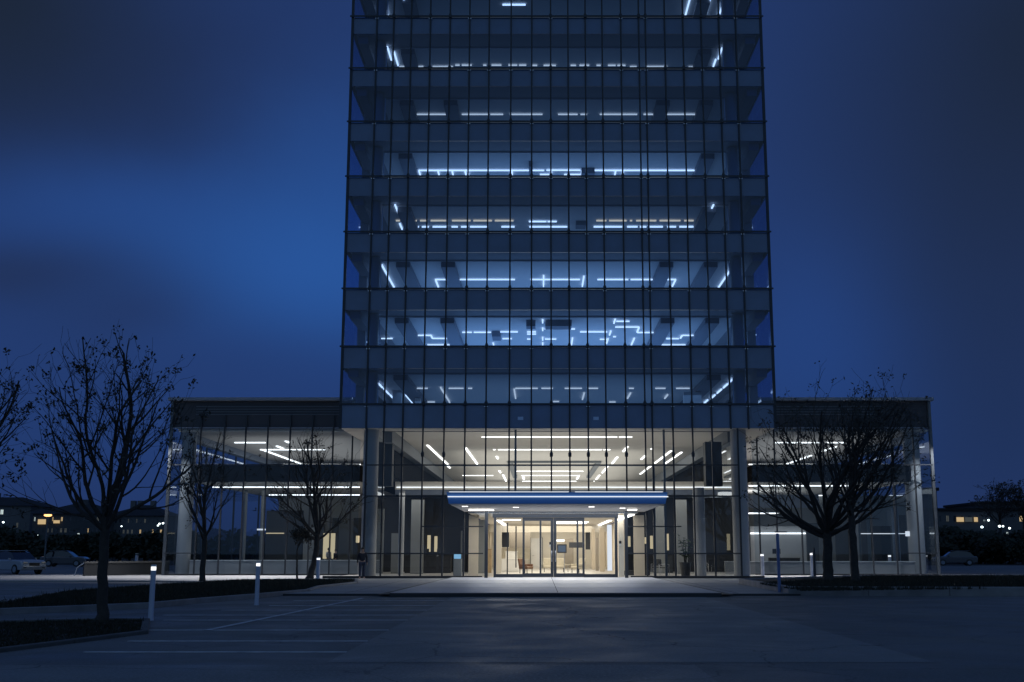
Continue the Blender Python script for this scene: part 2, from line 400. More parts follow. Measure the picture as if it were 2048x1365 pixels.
P2 = lambda px,py,z: tuple(G(px,py,z).xy)
bedA_poly = [P2(716,1166,.1), P2(640,1177,.05), P2(619,1187,ZR), P2(517,1197,ZR), P2(400,1207,ZR), P2(300,1217,ZR), P2(0,1230,ZR), P2(-250,1235,ZR), P2(-250,1216,.0), P2(0,1213,.0), P2(130,1189,.0), P2(300,1174,.05), P2(480,1163,.05), P2(716,1160,.08)]
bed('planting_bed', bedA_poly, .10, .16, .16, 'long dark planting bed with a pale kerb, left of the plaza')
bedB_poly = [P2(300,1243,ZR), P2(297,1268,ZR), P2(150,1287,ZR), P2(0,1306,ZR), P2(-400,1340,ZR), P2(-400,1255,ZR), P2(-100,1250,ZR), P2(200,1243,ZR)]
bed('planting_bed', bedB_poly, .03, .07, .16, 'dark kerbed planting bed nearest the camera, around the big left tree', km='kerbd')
bedC_poly = [P2(1478,1172,.0), P2(1577,1192,ZR), P2(1900,1193,ZR), (32,41), (60,41), (60,63), (17.2,63), P2(1482,1163,.2)]
bed('raised_planter', bedC_poly, .27, .33, .22, 'raised planting bed with concrete kerb, right of the entrance')
def pip(x, y, poly):
    c = False; n = len(poly)
    for i in range(n):
        x1,y1 = poly[i]; x2,y2 = poly[i-1]
        if (y1 > y) != (y2 > y) and x < (x2-x1)*(y-y1)/(y2-y1)+x1: c = not c
    return c
def grassy(name, poly, z, n, seed, hmax, label):
    rnd = random.Random(seed); m = MB(); xs=[p[0] for p in poly]; ys_=[p[1] for p in poly]; cnt=0
    cx_=sum(xs)/len(xs); cy_=sum(ys_)/len(ys_)
    while cnt < n:
        x = rnd.uniform(min(xs),max(xs)); y = rnd.uniform(min(ys_),max(ys_))
        if not pip(cx_+(x-cx_)*1.04, cy_+(y-cy_)*1.06, poly): continue
        cnt += 1
        for _ in range(5):
            a = rnd.uniform(0,6.28); h = rnd.uniform(.4,1)*hmax*(1.8 if rnd.random()<.04 else 1); dx=math.cos(a)*.02; dy=math.sin(a)*.02; bx=x+rnd.uniform(-.08,.08); by=y+rnd.uniform(-.08,.08)
            lx=rnd.uniform(-.5,.5)*h; ly=rnd.uniform(-.5,.5)*h
            m.add([(bx-dx,by-dy,z),(bx+dx,by+dy,z),(bx+lx,by+ly,z+h)],[(0,1,2)])
    o = m.build(name, M['grass'], kind='stuff', label=label, cat='grass')
grassy('grass', bedA_poly, .09, 9000, 1, .13, 'low dark ground cover filling the long left planting bed')
grassy('grass', bedB_poly, .02, 3500, 2, .07, 'low dark ground cover around the foot of the big left tree')
grassy('grass', [P2(1500,1172,.2),P2(1590,1188,.2),(20,43.0),(34,43.0),(34,62.3),(17.6,62.3)], .26, 12000, 3, .15, 'low dark ground cover filling the raised right planter')

# ------------------------------------------------------------------ tower
DT, DW = 66.0, 74.0
TX0, TX1 = -11.5, 13.55
SILL = [9.92,13.30,16.75,20.20,23.63,27.08,30.50,33.88,37.28]
CEI = [12.0,15.47,18.95,22.42,25.87,29.36,32.76,36.2,39.6]
BOT, TOPZ = 8.53, 41.0
TB = DT + 30
tower = thing('office_tower', ((TX0+TX1)/2, DT+15, ZP), 'tall glass office tower with dark mullion grid rising over the entrance', 'office tower')
mx_ = [-10.0,-8.97,-7.89,-6.72,-5.51,-4.31,-3.11,-1.77,-0.5,0.65,1.71,2.77,3.8,4.95,6.05,6.46,7.64,8.76,9.88,10.97,12.0]
bounds = [TX0] + mx_ + [TX1]
# glazing, spandrels, floors
for i, zs in enumerate(SILL):
    zc = CEI[i]; nxt = SILL[i+1] if i+1 < len(SILL) else TOPZ
    below = CEI[i-1] if i else BOT
    MB().quad((TX0,DT,zs+.03),(TX1,DT,zs+.03),(TX1,DT,zc),(TX0,DT,zc)).build('window_glazing', M['gT'], tower)
    s_ = MB(); s_.box(TX0+.02,TX1-.02,DT-.01,DT+.05,below+.02,zs-.03); s_.build('spandrel', M['spand'], tower)
    # slab + ceiling plenum
    sl = MB(); sl.box(TX0+.25,TX1-.25,DT+.12,TB,below+.05 if i else BOT+.25,zs-.05); fs = sl.build('floor_slab', M['slab'], tower)
    MB().box(TX0+.25,TX1-.25,DT+.14,TB,zs-.049,zs-.02).build('carpet', M['carpet'], fs)
for i in range(8):
    zc = CEI[i]; x0, x1 = TX0+1.6, TX1-1.6
    c_ = MB().box(x0,x1,DT+2.0,TB-.1,zc-.02,zc+.048).build('ceiling', M['ceil'], tower)
    MB().box(x0,x1,DT+1.93,DT+1.998,zc-.05,zc+.03).build('ceiling_trim', M['fins'], c_)
    for bx in (-8.35,-5.6,7.7,10.4):
        if i in (0,3,4,6,7) and bx in (-5.6,7.7): continue
        MB().box(bx-.42,bx+.42,DT+2.1,TB-.2,zc-.36,zc-.021).build('ceiling_beam', M['beamb'], c_)
    MB().box(TX0+.3,TX0+.9,DT+.4,TB-.2,zc-.42,zc+.04).build('edge_beam', M['beamb'], c_)
    MB().box(TX1-.9,TX1-.3,DT+.4,TB-.2,zc-.42,zc+.04).build('edge_beam', M['beamb'], c_)
    # back wall and service core
    MB().box(TX0+.3,TX1-.3,TB-.09,TB-.02,SILL[i]-.02,zc-.03).build('back_wall', M['wallg'], tower)
MB().box(-4.5,6.5,DT+22,TB-.2,ZP+9.9,39.5).build('service_core', M['slab'], tower)
# side glazing
for sx in (TX0, TX1):
    MB().quad((sx,DT+.02,BOT),(sx,TB,BOT),(sx,TB,TOPZ),(sx,DT+.02,TOPZ)).build('side_glazing', M['gS'], tower)
    sm_ = MB()
    for i, zs in enumerate(SILL):
        below = CEI[i-1] if i else BOT
        sm_.box(sx-.02,sx+.06,DT+.03,TB,below+.02,zs-.03) if sx < 0 else sm_.box(sx-.06,sx+.02,DT+.03,TB,below+.02,zs-.03)
    sm_.build('side_spandrel', M['spand'], tower)
    sgn = 1 if sx < 0 else -1
    for yy in (DT+4.2, DT+10, DT+16, DT+22):
        MB().box(min(sx+sgn*.15, sx+sgn*.65), max(sx+sgn*.15, sx+sgn*.65), yy, yy+.55, BOT+.3, TOPZ-.5).build('side_column', M['slab'], tower)
    cp = MB().box(sx-.075,sx+.075,DT-.09,DT+.06,BOT-.02,TOPZ); cp.build('corner_post', M['frame'], tower)
MB().box(TX0-.05,TX1+.05,DT-.05,TB+.1,TOPZ,TOPZ+.5).build('roof', M['slab'], tower)
MB().box(TX0,TX1,TB,TB+.1,BOT,TOPZ).build('rear_wall', M['spand'], tower)
MB().box(TX0,TX1,DT,TB,BOT-.02,BOT+.03).build('soffit', M['ceilw'], tower) if False else None
# mullions
podium_x = [x for x in mx_ if -9.6 < x < 10.5]
for x in mx_:
    lo = ZP+.1
    if x < -9.6 or x > 10.5: lo = BOT-.05
    elif -3.5 < x < 5.2: lo = 4.55
    b_ = MB().box(x-.045,x+.045,DT-.13,DT-.012,lo,TOPZ)
    for zt in SILL + [6.98]:
        if zt == 6.98 and (x < -8 or x > 10 or int(x*7) % 3 == 0): continue
        if zt > 8 and int(x*7+zt) % 3 == 0: continue
        b_.add(*(lambda o: (o.v, o.f))(MB().lathe((x,DT-.10,zt-.12), [(.03,0),(.09,.04),(.10,.22),(.05,.34),(.03,.40)], 8)))
    b_.build('mullion', M['frame'], tower)
for x in (G(1385,1050,4).x*0+8.76, ): pass
for zt in SILL:
    MB().box(TX0-.15,TX1+.15,DT-.17,DT-.131,zt-.05,zt+.05).build('transom', M['frame'], tower)
# bright steel pins added to make the glints under the transoms
pn = MB(); rr = random.Random(5)
for zt in SILL[:8]:
    for x in mx_:
        if rr.random() < .42 or x in (-10.0, 12.0):
            for d in (-.075,.075): pn.box(x+d-.022,x+d+.022,DT-.16,DT-.14,zt-.17,zt-.125)
pn.build('glint_pin', mat('glint_pin_steel',(0.9,0.9,0.92),0.25,metal=1.0), tower)
# entrance hall glass wall below the tower
GX0, GX1 = mx_[1]-1.02, 10.97+.5
hall = MB().quad((-9.95,DT,4.5),(11.35,DT,4.5),(11.35,DT,BOT),(-9.95,DT,BOT)).build('hall_glazing', M['gL'], tower)
MB().quad((-9.95,DT,ZP),(-3.11,DT,ZP),(-3.11,DT,4.49),(-9.95,DT,4.49)).build('hall_glazing', M['gL'], tower)
MB().quad((4.95,DT,ZP),(11.35,DT,ZP),(11.35,DT,4.49),(4.95,DT,4.49)).build('hall_glazing', M['gL'], tower)
for z0,a,b in ((6.42,-9.95,11.35),(4.66,-9.95,-5.0),(4.66,6.6,11.35),(1.45,-9.95,-3.2),(1.45,5.0,11.35),(2.95,-6.7,-3.2),(2.95,5.0,8.0)):
    MB().box(a,b,DT-.10,DT-.02,z0-.035,z0+.035).build('transom', M['frame'], tower)
for a,b in ((-12.2,-3.25),(5.1,12.6)):
    MB().box(a,b,DT-.2,DT+.1,ZP-.02,ZP+.13).build('base_rail', M['charcoal'], tower)
for sx in (-9.95,11.35):
    MB().quad((sx,DT,ZP),(sx,DW,ZP),(sx,DW,BOT),(sx,DT,BOT)).build('return_glazing', M['gL'], tower)
    MB().box(sx-.05,sx+.05,DT-.08,DT+.04,ZP,BOT).build('corner_post', M['frame'], tower)
# soffit of the overhang and lobby ceiling
sf = MB().box(TX0+.02,TX1-.02,DT+.06,DT+1.6,BOT,BOT+.2).box(TX0+.02,-9.3,DT+1.601,122,BOT,BOT+.2).box(11.7,TX1-.02,DT+1.601,122,BOT,BOT+.2).build('soffit', M['ceilw'], tower)
lc = MB().box(-9.3,11.7,DT+1.7,122,BOT+.14,BOT+.24).build('lobby_ceiling', M['ceilw'], tower)
MB().box(-9.3,11.7,DT+1.61,DT+1.69,BOT-.03,BOT+.3).build('ceiling_trim', M['beam'], lc)
MB().box(-9.25,-8.75,DT+2,122,BOT-.62,BOT+.139).box(11.1,11.6,DT+2,122,BOT-.62,BOT+.139).build('edge_beam', M['beam'], lc)
rl = MB()
rl.box(-2.6,4.9,92,92.5,BOT-.02,BOT+.139).box(-2.6,-2.2,92.5,112,BOT-.02,BOT+.139).box(4.5,4.9,92.5,112,BOT-.02,BOT+.139)
rl.build('ceiling_rib', M['beam'], lc)
# black sheets painting the dark of the upper side openings, and hung piers
MB().box(-9.6,-9.3,DT+8,122,6.3,BOT-.02).build('dark_opening_sheet', M['band'], tower)
MB().box(11.7,12.0,DT+8,122,6.3,BOT-.02).build('dark_opening_sheet', M['band'], tower)
MB().box(-9.29,11.69,121.5,121.9,6.3,BOT).build('hall_end_wall', M['warmw'], tower)
for (pa,pb,yt) in ((755,785,885),(1410,1443,884)):
    a = W(pa,yt,DT+3); b = W(pb,yt,DT+3)
    MB().box(a.x,b.x,DT+3,DT+3.9,ZP+4.6 if False else 5.4,a.z).build('pier', M['dark'], tower)
# mezzanine bridge
mz = MB().box(-10.0,13.3,80,121.9,5.45,6.25).build('mezzanine', M['beam'], tower)
MB().box(-10.0,13.3,79.9,79.998,5.75,6.3).build('fascia', M['warmw'], mz)
MB().box(-10.0,13.3,79.95,80.0,5.40,5.74).build('fascia', M['beamb'], mz)
# round columns
def column(px, py, r, D, z0, z1, parent, m='column', bands=()):
    p = W(px, py, D)
    c = MB().lathe((p.x, D, z0), [(r,0),(r,z1-z0)], 40).build('column', M[m], parent, smooth=True)
    for z in bands:
        MB().lathe((p.x, D, z), [(r+.02,0),(r+.02,.07)], 40).build('band', M['frame'], c, smooth=True)
    return p.x
column(737,1100,.44,DT+.9,ZP,BOT+.02,tower)
column(1483,1100,.46,DT+.9,ZP,BOT+.02,tower)
for i in range(8):
    for px_,sg in ((744,1),(1478,-1)):
        x = W(px_,750,DT+1.2).x
        MB().lathe((x,DT+1.2,SILL[i]-.02), [(.34,0),(.34,CEI[i]-SILL[i])], 24).build('column', M['column'], tower, smooth=True)
        MB().box(x+sg*.40-.025,x+sg*.40+.025,DT+1.0,DT+1.06,SILL[i],CEI[i]-.35).build('reveal', M['fins'], tower)
column(1400,1100,.36,DT+5,ZP,5.40,tower)
column(802,1100,.18,DT+8.4,ZP,5.40,tower)

# ------------------------------------------------------------------ canopy (part of the tower)
cf = MB(); zc0, zc1 = 3.80, 4.33
x0,x1 = -4.33, 6.05
cf.add([(x0,55,zc0),(x1-.1,55,zc0),(x1+.0,54.9,zc1),(x0-.1,54.9,zc1),(x0,DT-.2,zc0),(x1-.1,DT-.2,zc0),(x1,DT-.2,zc1),(x0-.1,DT-.2,zc1)],
       [(0,1,2,3),(4,7,6,5),(0,3,7,4),(1,5,6,2),(3,2,6,7),(0,4,5,1)])
can = cf.build('canopy', M['canopy'], tower, label='blue entrance canopy with white light line')
MB().box(x0+.05,x1-.15,55.05,DT-.25,zc0-.03,zc0-.004).build('canopy_soffit', M['ceilw'], can)
MB().box(x0-.04,x1+.02,54.86,54.93,4.098,4.142).build('light_strip', E_['cano'], can)
MB().box(x0+.0,x0+5.7,55.2,55.26,zc1+.002,zc1+.045).box(x0+6.0,x1-.2,55.2,55.26,zc1+.002,zc1+.045).build('light_strip', E_['cano'], can)
for i,(px_,py_) in enumerate(((1032,1015),(1183,1014),(1245,1016.5),(1042,1031),(1172,1031),(930,1013))):
    p = G(px_,py_,zc0-.03)
    MB().box(p.x-.14,p.x+.14,p.y-.14,p.y+.14,zc0-.045,zc0-.031).build('downlight', E_['lobby'], can)
MB().box(-2.85,-2.75,60,60.1,zc0-.05,zc0-.031) 
for px_ in (972.6,1252.6):
    x = W(px_,1100,64.4).x
    MB().box(x-.09,x+.09,64.3,64.48,ZD,zc0-.03).build('canopy_post', M['frame'], can)
# doors ---------------------------------------------------------------
def dx(px): return W(px,1100,65.6).x
def dz(py): return W(1100,py,65.6).z
YD = 65.6
fr = MB()
zt = dz(1035)
for a,b in ((987.5,992.5),(1229.5,1235)): fr.box(dx(a),dx(b),YD-.12,YD+.12,ZD,zt)
fr.box(dx(985),dx(1237),YD-.15,YD+.15,zt-.02,zt+.14)
fr.box(dx(985),dx(1237),YD-.14,YD+.14,dz(1029.5),dz(1027.5))
fr.box(dx(992.5),dx(1045),YD-.05,YD+.05,ZD,ZD+.18).box(dx(1167.5),dx(1229.5),YD-.05,YD+.05,ZD,ZD+.18)
frame = fr.build('entrance_frame', M['frame'], tower)
def leaf(pa, pb, wl, wr, bot, mid=None, y=YD):
    a, b = dx(pa), dx(pb); m = MB()
    m.box(a,a+wl,y-.05,y+.05,ZD+.01,zt-.03).box(b-wr,b,y-.05,y+.05,ZD+.01,zt-.03)
    m.box(a+wl,b-wr,y-.05,y+.05,ZD+.01,ZD+bot).box(a+wl,b-wr,y-.05,y+.05,zt-.2,zt-.03)
    d = m.build('entrance_door', M['frame'], tower)
    MB().quad((a+wl,y,ZD+bot),(b-wr,y,ZD+bot),(b-wr,y,zt-.2),(a+wl,y,zt-.2)).build('door_glass', M['gD'], d)
    if mid: MB().box(dx(mid)-.05,dx(mid)+.05,y-.055,y+.055,ZD+bot,zt-.2).build('stile', M['frame'], d)
    return d, a, b
d1,a,b = leaf(1045,1107,.12,.16,.22,1081)
h_ = MB().tube([(b-.1,YD-.09,1.0),(b-.1,YD-.12,1.05),(b-.1,YD-.12,1.55),(b-.1,YD-.09,1.6)],.016,8).build('handle',M['steel'],d1,smooth=True)
d2,a,b = leaf(1107.3,1169,.16,.12,.22,1155)
MB().tube([(a+.1,YD-.09,1.0),(a+.1,YD-.12,1.05),(a+.1,YD-.12,1.55),(a+.1,YD-.09,1.6)],.016,8).build('handle',M['steel'],d2,smooth=True)
for pa,pb in ((993,1044.5),(1169.5,1229)):
    MB().quad((dx(pa),YD,ZD+.18),(dx(pb),YD,ZD+.18),(dx(pb),YD,zt-.02),(dx(pa),YD,zt-.02)).build('side_light', M['gD'], tower)
for px_ in (1014.8,1032):
    x = W(px_,1100,67.5).x
    MB().box(x-.035,x+.035,67.45,67.52,ZD+(.0 if px_<1020 else .5),3.2 if px_<1020 else 3.0).build('inner_post', M['charcoal'], tower)
for pa,pb in ((974,987),(1236,1251)):
    MB().quad((W(pa,1100,DT).x,DT,ZD),(W(pb,1100,DT).x,DT,ZD),(W(pb,1100,DT).x,DT,3.78),(W(pa,1100,DT).x,DT,3.78)).build('side_light', M['gD'], tower)
MB().quad((-3.11,DT+.01,dz(1027)),(4.95,DT+.01,dz(1027)),(4.95,DT+.01,3.76),(-3.11,DT+.01,3.76)).build('transom_light', M['gD'], tower)
for px_,b0,t0 in ((1031,990,860),(1328.5,1150,858),(1307,1150,931)):
    x = W(px_,930,DT+.8).x
    MB().box(x-.06,x+.06,DT+.75,DT+.87,4.5 if px_==1031 else ZD,BOT if t0<900 else 6.4).build('inner_post', M['frame2'], tower)

# ------------------------------------------------------------------ lower hall interior (parts of the tower)
MB().box(-12.0,14.0,DT+.12,122,ZP-.01,ZP+.035).build('lobby_floor', M['stonef'], tower)
# corridor box behind the doors
CZ = 3.72
X0, X1 = W(938,1100,70).x, W(1290,1100,70).x
MB().box(-4.1,5.6,DT+.3,104,CZ,CZ+.12).build('lobby_low_ceiling', M['ceilw'], tower)
MB().box(-4.3,7.2,104,104.2,ZP,CZ+.1).build('lobby_end_wall', M['warmw'], tower)
wl = MB(); wl.box(-4.45,-4.25,82,104,ZP,CZ-.002); wl.box(5.75,5.95,80,104,ZP,CZ-.002)
wl.build('lobby_side_wall', M['beige'], tower)
def panel(pa, pb, D, py0, m, name='wall_panel', th=.25, z0=ZP+.04):
    a = W(pa,py0,D); b = W(pb,py0,D)
    return MB().box(a.x,b.x,D,D+th,z0,a.z).build(name, M[m], tower)
panel(938,957,70,1031,'beige','pilaster'); panel(1267,1288,70,1031,'beige','pilaster')
panel(1236,1247,68,1031,'warmw','pilaster')
panel(823,848,76,1000,'wallg','wall_panel'); panel(1352,1373,76,1000,'wallg','wall_panel')
panel(752,768,78,1018,'wallg'); panel(783,800,77.5,1067,'wallg'); panel(1311,1330,78,1012,'wallg')
panel(957,974,78,1040,'wallg'); panel(940,950,95,1040,'beige'); panel(1222,1232,92,1050,'beige')
MB().box(-12.0,-4.5,84,84.25,ZP+.04,5.40).box(6.0,14.2,84,84.25,ZP+.04,5.40).build('rear_hall_wall', M['charcoal'], tower)
M['taupe'] = mat('taupe_wall', (0.26,0.23,0.19), 0.7)
panel(1004,1018,99,1061,'charcoal','wall_panel',.2,1.9); panel(1019,1061,101,1058,'taupe','wall_panel',.2,1.55); panel(1129,1147,102,1078,'taupe')
panel(1171,1180,97,1059,'charcoal','wall_panel',.2,1.7); panel(1191,1197,88,1076,'taupe'); panel(1183,1190,95,1058,'beige'); panel(1199,1209,85,1056,'beige'); panel(993,1003,80,1050,'warmw'); panel(940,956,81,1052,'taupe')
MB().box(-4.2,5.7,96,96.3,3.1,CZ-.002).build('bulkhead', M['warmw'], tower)
# slender lit slots in the dark rear hall wall
slots = [(842,846,1070,1090),(855,861,1071,1104),(869,874.5,1073,1104),(1255.5,1261,1073,1094),(1289,1294,1075,1088),(1300,1306,1072,1098),(1331,1338,1068,1101),(713,718,1072,1086),(966,969,1072,1092)]
for i,(a,b,c,d) in enumerate(slots):
    p = W(a,c,83.95); q_ = W(b,d,83.95)
    MB().box(p.x,q_.x,83.9,83.95,q_.z,p.z).build('lit_slot_window', E_['panel'], tower)

# ------------------------------------------------------------------ wings
def wing(name, x0, x1, mpx, label, side):
    root = thing(name, ((x0+x1)/2, DW+14, ZP), label, 'building wing')
    yb = DW+30
    MB().box(x0-.25 if side<0 else x0,x1 if side<0 else x1+.25,DW-.35,yb+.2,11.14,11.34).build('roof', M['coping'], root)
    up = MB().box(x0,x1,DW+.05,yb,9.45,11.13).build('parapet', M['louvre'], root)
    lv = MB()
    for k in range(4): lv.box(x0+1.5 if side<0 else x0+.3,x1-.3 if side<0 else x1-3,DW-.0,DW+.045,10.25+k*.17,10.31+k*.17)
    lv.build('louvre', M['frame2'], up)
    MB().box(x0,x1,DW-.02,DW+.045,9.36,9.44).build('trim', M['coping'], up)
    MB().box(x0+.3,x1,DW+.4,yb,9.22,9.34).build('upper_ceiling', M['ceilw'], root)
    ex = x0+.55 if side<0 else x1-.55
    MB().box(ex-.25,ex+.25,DW+1,yb,8.75,9.21).build('edge_beam', M['beamb'], root)
    s1 = MB().box(x0+1.3 if side<0 else x0,x1 if side<0 else x1-1.3,DW+.25,yb-.3,5.98,7.0).build('floor_slab', M['band'], root)
    MB().box(x0+1.4 if side<0 else x0,x1 if side<0 else x1-1.4,DW+.6,yb-.4,5.93,5.979).build('lower_ceiling', M['ceilw'], s1)
    MB().box(x0+.1,x1,DW+.15,yb,ZP-.01,ZP+.03).build('wing_floor', M['stonef'], root)
    # glazing
    MB().quad((x0,DW,ZP),(x1,DW,ZP),(x1,DW,9.4),(x0,DW,9.4)).build('glazing', M['gW'], root)
    sx = x0 if side<0 else x1
    MB().quad((sx,DW,ZP),(sx,yb,ZP),(sx,yb,9.4),(sx,DW,9.4)).build('side_glazing', M['gW'], root)
    for x in mpx:
        MB().box(x-.045,x+.045,DW-.12,DW-.022,ZP+.04,10.2).build('mullion', M['frame'], root)
    for yy in (DW+8,DW+16,DW+24): MB().box(sx-.06,sx+.06,yy,yy+.12,ZP,9.4).build('side_mullion', M['frame'], root)
    MB().box(sx-.09,sx+.09,DW-.14,DW+.05,ZP,11.13).build('corner_post', M['frame2'], root)
    for z0 in (7.02,):
        MB().box(x0,x1,DW-.15,DW-.121,z0-.04,z0+.04).build('transom', M['frame'], root)
    a,b = (x0,x0+2.0) if side<0 else (x1-2.0,x1)
    MB().box(a,b,DW-.15,DW-.121,1.42,1.48).build('rail', M['frame'], root)
    MB().box(x0,x1,DW-.1,DW+.1,ZP-.02,ZP+.09).build('base_rail', M['charcoal'], root)
    return root
LX0, LX1 = -23.75, -11.55
RX0, RX1 = 13.6, 25.15
lw = wing('glass_wing', LX0, LX1, [-21.83,-20.32,-18.94,-17.52,-16.08,-14.66,-13.31,-12.06], 'two storey glass wing left of the tower with flat dark roof', -1)
rw = wing('glass_wing', RX0, RX1, [13.94,15.05,16.62,18.2,19.61,21.06,22.57,24.0], 'two storey glass wing right of the tower behind the planter', 1)
# low knee wall behind the glass
MB().box(LX0+1.4,-10.2,DW+.7,DW+.95,ZP+.03,.98).build('knee_wall', M['column'], lw)
MB().box(LX0+1.4,-10.2,DW+.66,DW+.99,.981,1.02).build('knee_wall_cap', M['white'], lw)
MB().box(11.8,RX1-1.2,DW+.7,DW+.95,ZP+.03,.90).build('knee_wall', M['column'], rw)
MB().box(11.8,RX1-1.2,DW+.66,DW+.99,.901,.94).build('knee_wall_cap', M['white'], rw)
def colw(px_a, px_b, root, r=None):
    a = W(px_a,1050,DW+1.1).x; b = W(px_b,1050,DW+1.1).x; r = (b-a)/2
    return MB().lathe(((a+b)/2,DW+1.1,ZP), [(r,0),(r,9.2-ZP)], 40).build('column', M['column'], root, smooth=True)
colw(356,384,lw); colw(1815,1847,rw)
MB().lathe((W(523,1100,82).x,82,ZP),[(.16,0),(.16,5.85)],20).build('column',M['wallg'],lw,smooth=True)
MB().lathe((W(487,1100,84).x,84,ZP),[(.13,0),(.13,5.85)],20).build('column',M['beam'],lw,smooth=True)
# back walls of wings
def wpan(pa,pb,D,m,root,py0=None,z0=ZP+.04,th=.2,z1=None,name='wall_panel'):
    a = W(pa,1050,D).x; b = W(pb,1050,D).x; zt_ = z1 if z1 else W(pa,py0,D).z
    return MB().box(a,b,D,D+th,z0,zt_).build(name, M[m], root)
wpan(556,740,92,'wallg',lw,z1=5.9,name='back_wall')
wpan(532,606,88,'dark',lw,z1=4.6)
wpan(608,632,87,'wallg',lw,z1=3.3); wpan(640,650,89,'dark',lw,z1=3.6); wpan(664,677,90,'dark',lw,z1=4.1); wpan(707,722,90,'dark',lw,z1=4.1)
MB().box(LX0+6,LX1,DW+29.6,DW+29.8,7.0,9.2).build('upper_back_wall', M['wallg'], lw)
MB().box(RX0,RX1-3,DW+29.6,DW+29.8,7.0,9.2).build('upper_back_wall', M['wallg'], rw)
wpan(1400,1830,92,'wallg',rw,z1=5.9,name='back_wall')
for a,b,D,m,z1 in ((1404,1500,89,'dark',4.9),(1412,1432,86,'dark',3.7),(1612,1636,85,'dark',3.6),(1670,1696,86,'dark',3.4),(1742,1783,86,'dark',3.4),(1785,1798,84,'beamb',4.6),(1700,1716,88,'column',4.6),(1722,1733,84,'dark',4.4),(1800,1812,86,'dark',4.2)):
    wpan(a,b,D,m,rw,z1=z1)
wpan(1500,1611,89.5,'column',rw,z1=3.45)
wpan(1410,1640,90.5,'beamb',rw,z1=5.9,z0=4.9)
wpan(922,925,83,'wallg',tower,z1=3)

# ------------------------------------------------------------------ light strips
def zo(sx, sy, sc_): return lambda X, Y: (sx + X/sc_, sy + Y/sc_)
z7 = zo(660,380,2.2756); z6 = zo(660,0,2.2756)
def strips(conv, zc, hs, ds, m, where, drop=.10, hgt=.075, wid=.09, cat='ceiling light', grp=None):
    items = []
    for (a,b,y) in hs:
        p = G(*conv(a,y),zc-drop); q_ = G(*conv(b,y),zc-drop)
        items.append((p.x,q_.x,p.y-wid/2,p.y+wid/2))
    for (xa,ya,xb,yb) in ds:
        p = G(*conv(xa,ya),zc-drop); q_ = G(*conv(xb,yb),zc-drop)
        x = (p.x+q_.x)/2; y0,y1 = sorted((p.y,q_.y))
        items.append((x-wid/2,x+wid/2,y0,y1))
    items.sort(key=lambda t: (round(t[0],2), t[2]))
    n = len(items)
    for i,(xa,xb,ya,yb) in enumerate(items):
        yb = min(yb, 119)
        o = MB().box(xa,xb,ya,yb,zc-drop-hgt/2,zc-drop+hgt/2).solo('ceiling_light', m, '%s light strip %s, %s' % ('long' if (xb-xa)+(yb-ya) > 2.2 else 'short', where, ORD(i,n) if n>1 else 'on its own'), cat, grp or ('light strips '+where))
stn = lambda i: 'on the '+['first','second','third','fourth','fifth','sixth','seventh','eighth'][i]+' tower storey'
strips(z7, CEI[0], [(388,445,904),(540,608,904),(628,647,904),(843,946,904),(962,1015,904),(1068,1147,904),(1170,1220,904),(1360,1383,904),(1480,1527,904),(1575,1637,904),(1015,1043,964),(444,478,966),(1270,1300,966)],
       [(500,900,548,968),(838,908,845,950),(1158,925,1148,955),(1370,925,1352,950),(1540,933,1520,950)], E_['dim'], stn(0))
strips(z7, CEI[0], [], [(218,880,240,901),(245,905,268,930),(272,934,290,950),(348,935,375,972),(1838,858,1816,878),(1810,884,1790,902),(1782,908,1762,926),(1755,934,1730,952),(1722,957,1700,972)], E_['office'], stn(0)+' at the sides')
strips(z7, CEI[1], [(602,646,649),(654,733,649),(775,855,647),(897,938,647),(897,938,657),(370,458,663),(468,533,677),(443,553,706),(233,285,677),(130,172,663),(785,828,678),(977,1015,634),(1063,1115,634),(1138,1262,647),(978,1030,680),(897,912,680),(1303,1363,599),(1298,1408,625),(1398,1480,650),(1288,1302,669),(1228,1262,681),(1530,1588,678),(1605,1693,663),(1508,1618,706),(1905,1940,661),(150,170,693)],
       [(458,663,468,677),(583,672,603,710),(740,698,748,710),(1105,675,1097,710),(1300,590,1290,608),(1408,628,1396,648),(1280,643,1270,662),(1268,678,1256,700),(1388,676,1368,708),(1475,676,1460,708),(968,592,968,606),(968,630,968,641),(968,672,968,685),(968,697,968,710),(1605,664,1592,676)], E_['office'], stn(1))
strips(z7, CEI[2], [(478,842,409),(912,1138,409),(1217,1358,409),(1368,1492,409),(1503,1575,409),(557,570,348)],
       [(478,411,497,446),(972,391,972,440),(1157,394,1147,440),(1527,412,1506,446),(1573,411,1557,440),(230,342,298,447),(1832,350,1768,447)], E_['office'], stn(2))
strips(z7, CEI[3], [(300,318,141),(343,350,141),(370,395,141),(410,438,141),(458,528,141),(555,640,141),(652,737,141),(750,835,141),(1212,1258,141),(1270,1350,141),(1365,1375,141),(1393,1485,141),(1500,1595,141),(1612,1655,141),(1680,1692,141)], [], E_['warm'], stn(3)+', warm')
strips(z7, CEI[3], [(378,405,169),(418,450,169),(467,537,169),(553,582,169),(596,625,169),(637,718,169),(780,840,169),(907,1080,169),(905,985,145),(990,1032,145),(1200,1330,169),(1352,1400,169),(1410,1440,169),(1450,1515,169),(1535,1575,169),(1590,1660,169),(145,178,171),(1870,1915,172)],
       [(293,68,315,108),(318,155,328,180),(1748,68,1725,105),(1690,150,1670,180)], E_['office'], stn(3)+', white')
